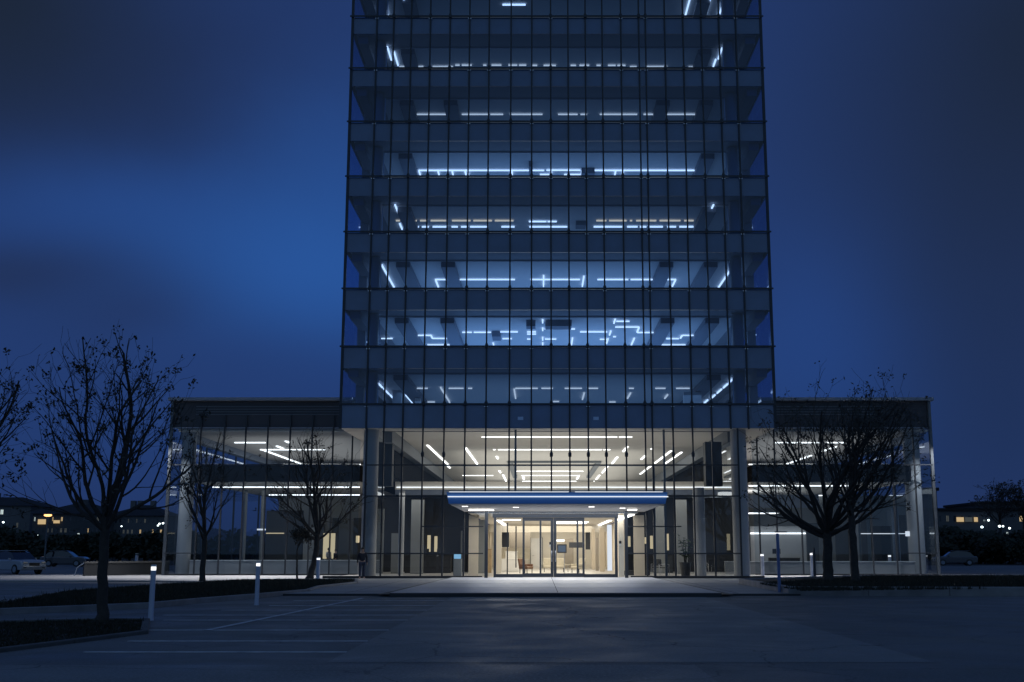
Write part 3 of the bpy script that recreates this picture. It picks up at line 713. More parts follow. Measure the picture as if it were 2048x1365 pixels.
strips(z6, CEI[4], [(403,975,777),(1198,1665,777),(985,1140,776),(955,1000,796),(1065,1140,796)],
       [(403,779,413,799),(488,779,500,799),(552,779,564,799),(612,779,622,799),(622,779,635,799),(828,780,830,799),(1010,778,1005,798),(1303,780,1293,800),(1340,780,1325,800),(1192,778,1180,800),(1150,778,1140,800)], E_['office'], stn(4))
strips(z6, CEI[5], [(367,560,522),(600,720,522),(730,788,522),(818,967,522),(1038,1127,522),(1140,1170,522),(1228,1398,522),(1427,1470,522),(1502,1663,522)], [], E_['dim'], stn(5), hgt=.06)
strips(z6, CEI[6], [(570,590,298),(600,645,298),(697,712,298),(735,780,298),(812,852,298),(860,893,298),(920,943,299),(972,1028,299),(1095,1120,299),(1135,1180,299),(1213,1232,299),(1265,1300,299),(1308,1345,299),(315,425,305),(467,560,305),(1365,1395,305),(1440,1535,305),(1632,1665,307)],
       [], E_['dim'], stn(6), hgt=.06)
strips(z6, CEI[6], [], [(258,213,282,275),(290,238,312,300),(1790,218,1762,270),(1760,272,1740,305)], E_['office'], stn(6)+' at the sides')
strips(z6, CEI[7], [(785,890,23)], [(247,18,265,75),(333,-5,357,75),(1640,-5,1615,75),(1733,-5,1703,78),(1790,18,1768,75)], E_['office'], stn(7))
def duct(conv, X0, X1, Y, i, m, dep=1.2, h=.4, name='ceiling_duct'):
    a = G(*conv(X0,Y), CEI[i]-h); b = G(*conv(X1,Y), CEI[i]-h)
    MB().box(a.x,b.x,a.y,a.y+dep,CEI[i]-h,CEI[i]-.021).build(name, M[m], tower)
duct(z6,1145,1205,790,4,'beamb',2.5); duct(z6,905,922,760,4,'beamb',2.0); duct(z7,893,935,620,1,'beamb',1.0); duct(z7,737,775,668,1,'beamb',1.5); duct(z7,980,1100,620,1,'beamb',1.2)
duct(z7,1120,1165,160,3,'beamb',1.0,.3); duct(z7,860,905,150,2,'beamb',1.2,.2) if False else None
for X0_,X1_,D_ in ((285,325,72),(388,412,76),(1610,1690,73),(1540,1560,80)):
    a = W(z7(X0_,900)[0],780,D_); b = W(z7(X1_,900)[0],780,D_); MB().box(a.x,b.x,D_,D_+.5,SILL[0],CEI[0]-.4).build('partition', M['ceil'], tower)
# lobby high ceiling
z1 = zo(660,780,2.9257)
strips(z1, BOT+.14, [(887,1680,277),(1692,1768,277),(983,1590,351),(955,968,351),(1598,1640,351),(1088,1482,477),(1120,1462,502),(1128,1435,547),(775,955,502)],
       [(570,325,692,440),(685,445,704,458),(780,340,872,435),(972,390,985,404),(990,474,998,486),(1005,498,1045,552),(1745,333,1712,362),(1688,394,1645,432),(1635,440,1590,487),(1580,500,1555,525),(1548,535,1530,552),(1885,345,1880,348),(1998,358,1900,430),(1880,442,1818,494),(2048,366,1970,432),(1848,385,1820,408),(1128,505,1135,525),(1460,505,1440,525)], E_['lobby'], 'in the high hall ceiling', drop=.03, hgt=.05, wid=.13)
# lower hall
MB().box(-9.9,13.2,79.80,79.86,5.88,5.94).solo('wall_light', E_['cool2'], 'long white light line along the mezzanine edge over the canopy', 'light line')
z3 = zo(880,970,4.267)
strips(z3, CZ, [(530,690,300),(530,940,373),(245,460,217),(1600,1680,214)], [(490,305,560,345),(1630,255,1540,300),(1460,305,1330,355)], E_['lobby'], 'in the low ceiling behind the doors', drop=.04, hgt=.05, wid=.25)
MB().box(1.2,3.6,86,92,CZ-.03,CZ-.004).solo('ceiling_panel', E_['lobby'], 'broad white light panel in the low ceiling right of the doors', 'ceiling light')
# wings
zl = zo(320,760,2.8434)
strips(zl, 9.21, [(425,600,358),(570,940,398),(130,1140,482)], [(600,400,790,478),(715,350,735,358),(665,378,700,392)], E_['wing'], 'in the upper ceiling of the left wing', drop=.03, hgt=.06, wid=.16)
strips(zl, 5.93, [(300,1135,611),(620,1135,655)], [], E_['wing'], 'in the lower ceiling of the left wing', drop=.03, hgt=.06, wid=.14)
zr = zo(1300,700,2.528)
strips(zr, 9.21, [(635,1000,470),(500,840,580)], [(822,535,680,580),(940,490,860,518)], E_['wing'], 'in the upper ceiling of the right wing', drop=.03, hgt=.06, wid=.16)
strips(zr, 5.93, [(500,1040,688),(500,890,737),(280,410,745)], [], E_['wing'], 'in the lower ceiling of the right wing', drop=.03, hgt=.06, wid=.14)
def flat(pa,pb,pya,pyb,D,m,name,label,cat,th=.06):
    p = W(pa,pya,D); q_ = W(pb,pyb,D)
    return MB().box(p.x,q_.x,D,D+th,q_.z,p.z).solo(name, m, label, cat)
a = G(1412,1034,4.6)
MB().add([(W(1408,1030,84).x,84,4.3),(W(1565,1030,84).x,84,4.3),(W(1565,1030,84).x,86.5,4.3),(W(1450,1030,84).x,86.5,4.3)],[(0,1,2,3),(3,2,1,0)]).solo('ceiling_panel', E_['wing'], 'large wedge shaped white ceiling light behind the right column', 'ceiling light')
flat(1500,1615,1066,1068.5,89.2,E_['wing'],'wall_light','white light line on the right wing back wall','light line')
flat(1722,1812,1067,1068.5,83.8,E_['cool'],'wall_light','faint light line at the far end of the right wing','light line')
flat(532,568,1066,1068,87.7,E_['panel'],'wall_light','faint yellow light line on the left wing back wall, left one','light line')
flat(592,606,1068.5,1070,87.7,E_['panel'],'wall_light','faint yellow light line on the left wing back wall, right one','light line')
flat(647,669,1067,1118,88.5,E_['panel'],'lit_doorway','yellow lit doorway in the left wing behind the leaning tree','doorway')
flat(712,718.5,1072,1085,88.5,E_['panel'],'lit_window','small yellow lit window left of the left round column','window')
flat(755.5,767,1067,1073,82,E_['cool'],'wall_light','short bright light just right of the left round column','light')
flat(1811,1820,1063,1073,DW+.5,E_['cool'],'wall_light','small bright light beside the far right column','light')
flat(514,531,1058,1061,81.6,E_['cool'],'wall_light','small bright lamp head on the slim column of the left wing','light')

# lamps that light the hall, wings and forecourt, some of them added fill
def area(loc, sx, sy, e, col, rot=(0,0,0), name='lamp', spread=None):
    l = bpy.data.lights.new(name,'AREA'); l.shape='RECTANGLE'; l.size=sx; l.size_y=sy; l.energy=e; l.color=col
    if spread: l.spread = R(spread)
    o = bpy.data.objects.new(name, l); sc.collection.objects.link(o); o.location=loc; o.rotation_euler=rot; return o
def spot(loc, e, col, size, blend=.6, rot=(0,0,0), rad=.06):
    l = bpy.data.lights.new('spot_lamp','SPOT'); l.energy=e; l.color=col; l.spot_size=R(size); l.spot_blend=blend; l.shadow_soft_size=rad
    o = bpy.data.objects.new('spot_lamp', l); sc.collection.objects.link(o); o.location=loc; o.rotation_euler=rot; return o
area((0.8,62.8,3.74),9,5.5,520,(0.80,0.87,1.0))                          # canopy downlights
area((1.2,74,8.4),14,9,420,(1.0,0.93,0.84))                           # lobby ceiling
area((0.8,101,3.6),9,3.5,420,(1.0,0.90,0.74),(R(25),0,0))  # added fill to brighten the corridor end wall
area((0.8,84,3.6),7,24,1300,(1.0,0.90,0.74))                         # low corridor
area((0.8,68.0,3.65),9,1.6,330,(1.0,0.92,0.80))
area((1.2,100,6.45),14,36,1500,(1.0,0.93,0.82),(R(180),0,0))          # added upward fill above the mezzanine, brightens the rear hall ceiling
area((1.2,70,4.7),12,4,60,(1.0,0.95,0.90),(R(180),0,0))               # added upward fill behind the glass, lifts the front hall ceiling
area((-8,76,5.25),3.4,6,110,(1.0,0.96,0.9)); area((9.6,76,5.25),4.5,6,150,(1.0,0.96,0.9))  # added fill for the two sides of the hall
area((-17.5,88,7.1),9,20,210,(0.97,0.97,1.0),(R(180),0,0)); area((19,88,7.1),9,20,210,(0.97,0.97,1.0),(R(180),0,0))  # added upward fill to brighten the wing ceilings
area((-17.5,84,9.1),9,12,150,(0.95,0.97,1.0)); area((19,84,9.1),9,12,150,(0.95,0.97,1.0))
area((-16.5,82,5.8),10,10,150,(0.95,0.97,1.0)); area((18.5,82,5.8),10,10,190,(0.85,0.93,1.0))
for i,e in enumerate((480,1900,1350,430,1100,280,250,200)):
    area((1.0,DT+14,CEI[i]-.6),20,22,e,(0.60,0.80,1.0))                # office ceiling lighting
for x,t_ in ((-24.2,-32),(25.6,32)): spot((x,DW-1.5,9.0),1500,(0.97,0.96,1.0),120); spot((x,DW-1.3,9.1),2800,(0.97,0.96,1.0),80,1.0,rot=(R(-14),R(-t_*.7),0))
for x in (-20.5,-17,-13.5): spot((x,DW-1.1,9.1),3600,(0.97,0.96,1.0),84,1.0,(R(-20),0,0))
for x in (15.5,19,22): spot((x,DW-1.1,9.1),3600,(0.97,0.96,1.0),84,1.0,(R(-20),0,0))
# ------------------------------------------------------------------ trees
def tree(name, base, fork, env, n_attr, seed, r0, label, tip=.006, leaf_s=.06, leafy=.35, lean=0., twig=.28, group=None, limbs=(8,10,60,2.0), gap=None, extra=(), **_):
    rs = random.Random(seed*7+1); root = thing(name, tuple(base), label, 'tree', group)
    base = Vector(base); fork = Vector(fork); H_ = max((c[2]+r[2]) for c,r in env) - fork.z
    gap = gap or H_*.075
    def inside(p, k=1.0): return any(((p.x-c[0])/r[0])**2+((p.y-c[1])/r[1])**2+((p.z-c[2])/r[2])**2 < k for c,r in env)
    n0 = 14; tp = []
    for i in range(n0+1):
        t = i/n0; tp.append(base.lerp(fork, t)+Vector((lean*math.sin(t*math.pi)+rs.gauss(0,.1)*r0*(0<i<n0), rs.gauss(0,.1)*r0*(0<i<n0), 0)))
    rd = [r0*(1.0+.25*(1-i/n0)+(.4 if i == 0 else .12 if i == 1 else 0)) for i in range(n0+1)]
    t_ = MB(); t_.tube(tp, rd, 14); t_.build('trunk', M['bark'], root, smooth=True)
    c = MB(); ends = []; total = [0]
    def branch(p, d, ln, r, lev):
        if total[0] > n_attr*14: return
        seg = max(gap*.55, tip*8); m = max(2, int(ln/seg)); pts = [p.copy()]; rr = [r]; q = p.copy(); since = rs.uniform(0,gap); side = rs.uniform(0,6.28); started = inside(p)
        for j in range(m):
            d = (d + Vector((rs.gauss(0,.085),rs.gauss(0,.085),rs.gauss(0,.07))) + Vector((0,0,.045 if d.z < .85 else 0))).normalized()
            q = q + d*seg
            if started and not inside(q, 1.0 if lev < 2 else 1.12): break
            started = started or inside(q)
            pts.append(q.copy()); tt = (j+1)/m; rr.append(max(tip*.6, r*(1-.80*tt))); since += seg; total[0] += 1
            if tt > (.22 if lev == 0 else .12) and since > gap*(1.0,1.0,1.1,1.3)[min(lev,3)] and lev < 4:
                since = rs.uniform(-.3,.2)*gap; side += 2.4+rs.uniform(-.5,.5)
                u = d.orthogonal().normalized(); w_ = d.cross(u); ax = u*math.cos(side)+w_*math.sin(side)
                an = math.radians(rs.uniform(26,50)); cd = (d*math.cos(an)+ax*math.sin(an)+Vector((0,0,.10))).normalized()
                cl_ = (ln*(1-tt)*.75+ln*.14)*rs.uniform(.6,1.05) if lev < 2 else twig*rs.uniform(.7,1.8)*(1 if lev == 2 else .6)
                branch(q, cd, cl_, max(tip*.7, rr[-1]*(.62 if lev < 2 else .6)), lev+1)
        if len(pts) > 1:
            c.tube(pts, rr, 7 if r > .04 else 5 if r > .015 else 3, cap=False)
            if lev >= 1: ends.append(pts[-1])
    nl, i0, i1, ll = limbs
    for k in range(nl):
        az_ = k*2.4+rs.uniform(-.3,.3)
        inc = math.radians(4 if k == 0 else i0+(i1-i0)*((k-.5)/(nl-1))**.9)
        st = tp[n0 - (0 if k < 3 else rs.choice((0,1,1,2)))]
        d = Vector((math.sin(inc)*math.cos(az_), math.sin(inc)*math.sin(az_), math.cos(inc)))
        L_ = H_*1.02 if inc < .5 else H_*(.95-.25*math.sin(inc)); branch(st, d, L_*rs.uniform(.9,1.05), r0*(.78 if k == 0 else rs.uniform(.42,.60)), 0)
    for az_, inc, k_, dn in extra:
        az_, inc = math.radians(az_), math.radians(inc)
        branch(tp[n0-dn], Vector((math.sin(inc)*math.cos(az_), math.sin(inc)*math.sin(az_), math.cos(inc))), H_*k_, r0*.48, 0)
    c.build('crown', M['bark'], root, smooth=True)
    if leafy:
        lf = MB()
        for e in ends:
            if rs.random() > leafy: continue
            big_ = rs.random() < .25
            for _ in range(rs.randint(6,14) if big_ else rs.randint(1,5)):
                p = e+Vector((rs.gauss(0,1),rs.gauss(0,1),rs.gauss(0,1)))*leaf_s*(1.1 if big_ else .7)
                u = Vector((rs.gauss(0,1),rs.gauss(0,1),rs.gauss(0,1))).normalized(); v = u.orthogonal().normalized()*leaf_s*.45; u = u*leaf_s*rs.uniform(.5,1.1)
                lf.add([p-u,p+v,p+u,p-v],[(0,1,2,3)])
        if lf.v: lf.build('leaves', M['leaf'], root)
    return root
def E3(px, py, D, rx, ry, rz):
    p = W(px,py,D); return (tuple(p),(rx,ry,rz))
# big left tree
D1 = 27.0
b = G(203,1246,-.02); b = Vector((b.x,b.y,.01)); f = W(210,1035,b.y)
tree('bare_tree', b, f, [E3(190,840,b.y,2.15,2.0,1.9), E3(190,760,b.y,1.5,1.4,1.3), E3(50,880,b.y,1.5,1.4,1.4), E3(310,870,b.y,1.25,1.3,1.6), E3(120,730,b.y,.9,1,.9), E3(250,740,b.y,.9,1,1.0)], 1100, 3, .100,
     'big bare tree with few dry leaves nearest the camera, in the left bed', step=.12, infl=1.0, kill=.26, tip=.006, leaf_s=.058, leafy=.34, twig=.26, limbs=(11,8,68,2.4), gap=.34)
b0 = W(-130,1230,30); b0 = Vector((b0.x,30,-.1)); f0 = W(-110,1020,30)
tree('bare_tree', b0, f0, [E3(-110,840,30,2.1,2.0,2.0), E3(-40,800,30,1.2,1.3,1.6), E3(-45,950,30,1.2,1.3,.9)], 700, 8, .13,
     'bare tree cut off by the left edge, only branch tips showing', step=.13, infl=1.0, kill=.24, tip=.006, leaf_s=.055, leafy=.36, gap=.34, twig=.2, limbs=(11,8,66,1.5))
b = G(404,1167,.05); f = W(410,1068,b.y)
tree('bare_tree', b, f, [E3(425,965,b.y,2.6,2.4,2.6), E3(400,990,b.y,2.0,2.0,1.6), E3(470,960,b.y,1.7,2,2.2)], 560, 14, .115,
     'slim bare tree in front of the left wing, nearest the corner column', step=.2, infl=2.0, kill=.42, tip=.0105, leaf_s=.085, leafy=.22, twig=.42, limbs=(8,10,62,2.4), gap=.44)
b = G(618,1160,.05); f = W(634,1068,b.y)
tree('bare_tree', b, f, [E3(628,960,b.y,2.6,2.4,2.5), E3(600,1020,b.y,3.2,2.4,1.2), E3(680,1010,b.y,2.2,2,1.6), E3(640,900,b.y,1.5,1.5,1.4)], 700, 22, .14,
     'leaning bare tree with wide crown beside the left round column', step=.2, infl=2.0, kill=.42, tip=.0105, leaf_s=.085, leafy=.22, twig=.42, lean=.12, limbs=(10,10,76,2.6), gap=.46)
b = G(594,1161,.05); f = W(594,1104,b.y)
tree('sapling', b, f, [E3(594,1080,b.y,.75,.7,.65)], 60, 5, .045, 'small sapling left of the leaning tree trunk', step=.12, infl=1.2, kill=.2, tip=.008, leaf_s=.07, leafy=.9, twig=.3)
b = G(1656,1163,.26); f = W(1655,1062,b.y); YB = b.y
tree('bare_tree', b, f, [E3(1675,900,b.y,3.9,3.0,3.3), E3(1668,800,b.y,1.7,1.8,1.75), E3(1735,800,b.y,1.3,1.5,1.6), E3(1595,930,b.y,2.2,2.2,2.4), E3(1590,1005,b.y,2.4,2.2,1.3), E3(1800,930,b.y,2.6,2.2,2.4), E3(1850,950,b.y,1.3,1.6,1.6)], 1200, 31, .19,
     'large spreading bare tree in the raised planter right of the entrance', step=.19, infl=1.7, kill=.36, tip=.0105, leaf_s=.10, leafy=.36, twig=.42, limbs=(11,6,76,3.2), gap=.55, extra=((4,62,.85,0),(-12,48,.95,0),(10,72,.75,1),(176,64,.7,1),(170,74,.6,2),(-5,33,1.0,0)))
b = G(1702,1164,.26); f = W(1701,1010,b.y-.8)
tree('bare_tree', (b.x,b.y-.8,b.z), f, [E3(1722,900,b.y-.8,1.6,1.6,2.6), E3(1745,850,b.y-.8,1.3,1.3,2.0), E3(1745,1000,b.y-.8,1.8,1.6,.7)], 500, 43, .14,
     'slim straight bare tree just right of the large spreading tree', step=.2, infl=1.8, kill=.42, tip=.0105, leaf_s=.10, leafy=.4, twig=.38)

# ------------------------------------------------------------------ bollards
def bollard(p, h, r, label, lit=True):
    root = thing('light_bollard', tuple(p), label, 'bollard', 'white light bollards on the forecourt')
    M.setdefault('bollard', mat('bollard_paint',(0.42,0.46,0.58),0.5))
    MB().lathe(p, [(r*1.25,0),(r*1.25,.03),(r,.035),(r,h-.13)], 20).build('post', M['bollard'], root, smooth=True)
    if lit: MB().lathe((p[0],p[1],p[2]+h-.129), [(r*.93,0),(r*.93,.085)], 20).build('lamp', E_['led'], root, smooth=True)
    MB().lathe((p[0],p[1],p[2]+h-.043), [(r,0),(r,.036),(r*.9,.043)], 20).build('cap', M['white'], root, smooth=True)
    return root
for (px,py,z,top,w_,lab) in ((301,1243,-.02,1130,10.5,'white light bollard at the bed corner nearest the camera, tallest in view'),
                        (513,1212,-.02,1124,8.5,'white light bollard on the kerb between the two left wing trees'),
                        (635.5,1163,.03,1115,7.5,'white light bollard right of the leaning tree trunk'),
                        (1525.5,1153,ZP,1108,7,'white light bollard in front of the right wing, nearest the round column'),
                        (1625,1154.5,ZP,1106,7,'white light bollard just left of the large planter tree'),):
    p = G(px,py,z); t_ = W(px,top,p.y); bollard((p.x,p.y,z), t_.z-z, w_/2338*p.y/2, lab)
p = W(1780,1130,80)
bollard((p.x,80,ZP),1.25,.11,'white light bollard seen through the glass of the right wing')
p = W(273,1122,92)
bollard((p.x,92,ZP),1.3,.12,'pale bollard far left beyond the low wall', lit=False)
M['lampblue'] = mat('lamp_post_paint',(0.10,0.15,0.30),0.45)
# slim lamp post on the planter edge
p = G(1558,1189,.0); hz_ = W(1558,1066,p.y).z
lp = thing('lamp_post', (p.x,p.y-.12,ZR), 'slim blue grey lamp post at the front edge of the raised planter', 'lamp post')
MB().lathe((p.x,p.y-.12,ZR), [(.11,0),(.11,.03),(.062,.035),(.058,hz_-ZR)], 16).build('post', M['lampblue'], lp, smooth=True)
MB().box(p.x-.1,p.x+.34,p.y-.22,p.y-.02,hz_,hz_+.05).build('lamp_head', M['frame2'], lp, bevel=.01)
MB().box(p.x-.06,p.x+.30,p.y-.19,p.y-.05,hz_-.025,hz_-.001).build('lamp', E_['led'], lp)
p = G(1630,1160,.16); 
sp = MB().tube([(p.x,p.y,.1),(p.x,p.y,1.5),(p.x+.02,p.y,1.75)],[.075,.07,.05],10); sp.solo('dark_post', M['frame'], 'short dark post beside the bollard left of the large planter tree', 'post', smooth=True)

# low wall with rail, far left
wl_ = thing('low_wall', (-27,77,ZP), 'low pale boundary wall running left from the left wing', 'low wall')
a_ = W(338,1123,77); b_ = W(168,1127,72)
def wallseg(z0,z1,t,m,nm,o=0):
    pa = Vector((a_.x,a_.y)); pb = Vector((b_.x,b_.y)); d = (pb-pa).normalized(); n = Vector((-d.y,d.x))*t
    MB().prism([tuple(pa-n),tuple(pb-n),tuple(pb+n),tuple(pa+n)],z0,z1).build(nm, m, wl_)
wallseg(ZP,.84,.06,M['charcoal'],'panel'); wallseg(.841,.95,.10,M['kerbd'],'coping')
MB().tube([(b_.x,b_.y,.85),(b_.x-.35,b_.y-.1,.6),(b_.x-.5,b_.y-.15,ZP)],.035,8).build('end_rail', M['beamb'], wl_, smooth=True)

# ------------------------------------------------------------------ people (one continuous skinned body each)
def person(loc, h, rz, pose, label, top, legs, parts=True):
    k = h/1.75
    root = thing('person', loc, label, 'person')
    J = {'pelvis':(0,0,.93,.125),'waist':(0,0,1.08,.12),'chest':(0,.0,1.30,.15),'neck':(0,0,1.47,.055),'head0':(0,-.02,1.57,.078),'head1':(0,-.02,1.68,.072)}
    E = [('pelvis','waist'),('waist','chest'),('chest','neck'),('neck','head0'),('head0','head1')]
    st = pose.get('stride',.06)
    for s_,sg in (('L',1),('R',-1)):
        J['hip'+s_]=(sg*.095,0,.86,.095); J['knee'+s_]=(sg*.11,sg*st*.6-.01,.49,.062); J['ank'+s_]=(sg*.12,sg*st,.09,.045); J['toe'+s_]=(sg*.14,sg*st-.17,.04,.038)
        J['sh'+s_]=(sg*.18,0,1.40,.062)
        el = pose.get('el'+s_,(sg*.25,.02,1.12)); wr = pose.get('wr'+s_,(sg*.26,-.05,.87))
        J['el'+s_]=(*el,.043); J['wr'+s_]=(*wr,.030)
        dv=(Vector(wr)-Vector(el)).normalized(); pm=Vector(wr)+dv*.08; J['palm'+s_]=(*pm,.034)
        E += [('pelvis','hip'+s_),('hip'+s_,'knee'+s_),('knee'+s_,'ank'+s_),('ank'+s_,'toe'+s_),('chest','sh'+s_),('sh'+s_,'el'+s_),('el'+s_,'wr'+s_),('wr'+s_,'palm'+s_)]
        side = dv.cross(Vector((1,0,0))).normalized()
        for q in range(4):
            o = side*(q-1.5)*.020; l_=(.075,.085,.08,.062)[q]
            J['f%d%s'%(q,s_)]=(*(pm+dv*.03+o),.010); J['g%d%s'%(q,s_)]=(*(pm+dv*l_+o+Vector((-sg*.012,0,0))),.009)
            E += [('palm'+s_,'f%d%s'%(q,s_)),('f%d%s'%(q,s_),'g%d%s'%(q,s_))]
        J['th'+s_]=(*(pm+dv*.015-side*.045),.011); E.append(('palm'+s_,'th'+s_))
    names = list(J); me = bpy.data.meshes.new('body')
    me.from_pydata([Vector(J[n_][:3])*k for n_ in names],[(names.index(a),names.index(b)) for a,b in E],[])
    o = bpy.data.objects.new('body', me); sc.collection.objects.link(o); o.parent = root
    me.materials.append(M['skin'])
    sk = o.modifiers.new('skin','SKIN'); sl_ = me.skin_vertices[0].data
    for i,n_ in enumerate(names):
        r_ = J[n_][3]*k; sl_[i].radius = (r_*(1.25 if n_ in('chest','waist','pelvis') else 1), r_); sl_[i].use_root = (n_=='pelvis')
    sb = o.modifiers.new('sub','SUBSURF'); sb.levels = 1; sb.render_levels = 2; sk.use_smooth_shade = True
    # clothes follow the same bones, slightly fuller
    def shell(nm, keep, m_, grow_):
        names2=[n_ for n_ in names if n_ in keep]; me2=bpy.data.meshes.new(nm)
        me2.from_pydata([Vector(J[n_][:3])*k for n_ in names2],[(names2.index(a),names2.index(b)) for a,b in E if a in names2 and b in names2],[])
        o2=bpy.data.objects.new(nm,me2); sc.collection.objects.link(o2); o2.parent=root; me2.materials.append(m_)
        sk2=o2.modifiers.new('skin','SKIN')
        for i,n_ in enumerate(names2):
            r_=(J[n_][3]+grow_)*k; me2.skin_vertices[0].data[i].radius=(r_*(1.28 if n_ in('chest','waist','pelvis') else 1),r_); me2.skin_vertices[0].data[i].use_root=(i==0)
        s2=o2.modifiers.new('sub','SUBSURF'); s2.levels=1; s2.render_levels=2; sk2.use_smooth_shade=True
    shell('jacket',['pelvis','waist','chest','shL','shR','elL','elR','wrL','wrR'],top,.018)
    shell('trousers',['pelvis','hipL','hipR','kneeL','kneeR','ankL','ankR'],legs,.015)
    MB().ell((loc[0],loc[1]+.01*k,loc[2]+1.66*k),.088*k,.10*k,.10*k).build('hair',M['hair'],root,smooth=True)
    fc = MB(); fc.obox((loc[0],loc[1]-.112*k,loc[2]+1.60*k),.02*k,.03*k,.04*k)
    fc.build('nose',M['skin'],root)
    ey = MB(); ey.ell((loc[0]-.03*k,loc[1]-.095*k,loc[2]+1.625*k),.011*k,.008*k,.008*k,6,4); ey.ell((loc[0]+.03*k,loc[1]-.095*k,loc[2]+1.625*k),.011*k,.008*k,.008*k,6,4)
    ey.build('eyes',M['charcoal'],root)
    for ob in (root,): ob.rotation_euler=(0,0,rz)
    return root
p = G(725,1158,ZP); person((p.x,p.y-.25,ZP),1.72,R(10),{}, 'person in dark clothes standing before the left round column', M['cloth1'], M['cloth2'])
p = W(657,1120,83); person((p.x,83,ZP+.03),1.7,R(60),{'wrR':(-.20,-.25,1.15),'elR':(-.24,.0,1.12)}, 'person in pale shirt inside the left wing by the lit doorway', M['cloth3'], M['cloth1'])
p = W(671,1120,82); person((p.x,82,ZP+.03),1.62,R(-50),{}, 'person in dark clothes inside the left wing, right of the pale shirt', M['cloth1'], M['cloth1'])
p = W(1640,1120,84); 

# ------------------------------------------------------------------ furniture in the hall
FZ = ZP+.037
def T(name, px, D, label, cat): 
    x = W(px,1140,D).x; return thing(name, (x,D,FZ), label, cat), x
# information screen on a stand
r,x = T('screen_stand',1124,74,'black framed information screen on a slim stand behind the doors','screen')
a=W(1114,1089,74); b=W(1133.5,1106.5,74)
MB().box(a.x,b.x,74,74.06,b.z,a.z).build('screen_frame',M['charcoal'],r,bevel=.01)
MB().box(a.x+.07,b.x-.07,73.985,73.999,b.z+.07,a.z-.07).build('screen',E_['slate'],r)
MB().box(x+.13,x+.17,74.01,74.05,FZ+.02,b.z).build('stand',M['steel'],r); MB().box(x-.1,x+.4,73.85,74.2,FZ,FZ+.02).build('foot',M['steel'],r)
# dark wall sign 
flat(1138,1167,1085,1096,90,M['charcoal'],'wall_screen','wide dark panel hanging right of the framed screen','panel')
# white door
r,x = T('interior_door',1073,103.9,'white interior door in the back wall behind the entrance','door')
a=W(1062,1077,103.9); b=W(1084,1128,103.9)
MB().box(a.x,b.x,103.85,103.95,FZ,a.z).build('door_leaf',M['white'],r,bevel=.01); MB().box(a.x-.08,a.x-.005,103.84,103.96,FZ,a.z+.08).box(b.x+.005,b.x+.08,103.84,103.96,FZ,a.z+.08).build('door_frame',M['wallg'],r)
MB().box(a.x+.12,a.x+.3,103.8,103.84,1.15,1.19).build('handle',M['steel'],r)
flat(1112,1129,1080,1083,100,E_['lobby'],'wall_light','short bright light above the screen stand','light line')
flat(1003,1060,1096,1118,98,M['fabric'],'wall_panel','pale wood toned panel behind the white counter','panel')
# counter + boxes
def cabinet(px0,px1,pyt,D,m,label,cat,name,nd=3,dpt=.6):
    a=W(px0,pyt,D); b=W(px1,pyt,D); r=thing(name,((a.x+b.x)/2,D+dpt/2,FZ),label,cat)
    MB().box(a.x,b.x,D,D+dpt,FZ,a.z-.04).build('carcass',M[m],r,bevel=.008); MB().box(a.x-.03,b.x+.03,D-.03,D+dpt+.02,a.z-.04,a.z).build('top',M[m],r,bevel=.006)
    w_=(b.x-a.x)/nd
    for i in range(nd): MB().box(a.x+i*w_+.015,a.x+(i+1)*w_-.015,D-.018,D-.001,FZ+.08,a.z-.06).build('door_front',M[m],r)
    return r
cabinet(1003,1038,1118,84,'white','low white counter seen through the left door','counter','counter')
cabinet(1011,1034,1103,88,'white','tall white cabinet behind the low white counter','cabinet','cabinet',2)
cabinet(1228,1243,1095,96,'wood','pale wood cabinet beside the right corridor wall','cabinet','cabinet',1)
cabinet(974,983,1098,80,'wood','narrow pale wood shelf unit left of the doors','shelf unit','shelf_unit',1)
cabinet(810,902,1112,79,'charcoal','long dark reception desk behind the left hall glass','desk','reception_desk',5)
cabinet(1308,1345,1112,80,'dark','dark desk behind the right hall glass','desk','desk',3)
cabinet(1245,1300,1142,72,'charcoal','low black bench behind the glass right of the doors','bench','bench',3,.5)
def chair(px,D,m,label,rz=0,w_=.75,name='lounge_chair'):
    x=W(px,1130,D).x; r=thing(name,(x,D,FZ),label,'chair')
    MB().box(x-w_/2,x+w_/2,D-.35,D+.35,FZ+.28,FZ+.45).build('seat',M[m],r,bevel=.05)
    MB().obox((x,D+.33,FZ+.66),w_,.13,.62,0,R(-12)).build('backrest',M[m],r,bevel=.05)
    for sx in (-1,1): MB().box(x+sx*w_/2-.05,x+sx*w_/2+.05,D-.3,D+.3,FZ+.45,FZ+.6).build('armrest',M[m],r,bevel=.03)
    for sx in (-1,1):
        for sy in (-.28,.28): MB().box(x+sx*(w_/2-.07)-.02,x+sx*(w_/2-.07)+.02,D+sy-.02,D+sy+.02,FZ,FZ+.279).build('leg',M['charcoal'],r)
    r.rotation_euler=(0,0,rz); return r
chair(1052,79,'brown','brown leather lounge chair behind the left sliding door',R(60),.8)
chair(1108,83,'fabric','wide beige lounge sofa behind the middle of the doors',0,1.5,'sofa')
chair(1156,80,'fabric','beige lounge chair behind the right sliding door',R(-60),.8)
r,x=T('side_table',1136,82,'small pale round side table beside the beige sofa','table')
MB().lathe((x,82,FZ+.5),[(.32,0),(.32,.04)],24).build('tabletop',M['fabric'],r,smooth=True); MB().lathe((x,82,FZ),[(.18,0),(.03,.03),(.03,.5)],12).build('pedestal',M['steel'],r,smooth=True)
flat(1214,1224.5,1050,1142,72,E_['cool'],'backlit_panel','tall white backlit panel just inside the right side light','panel')
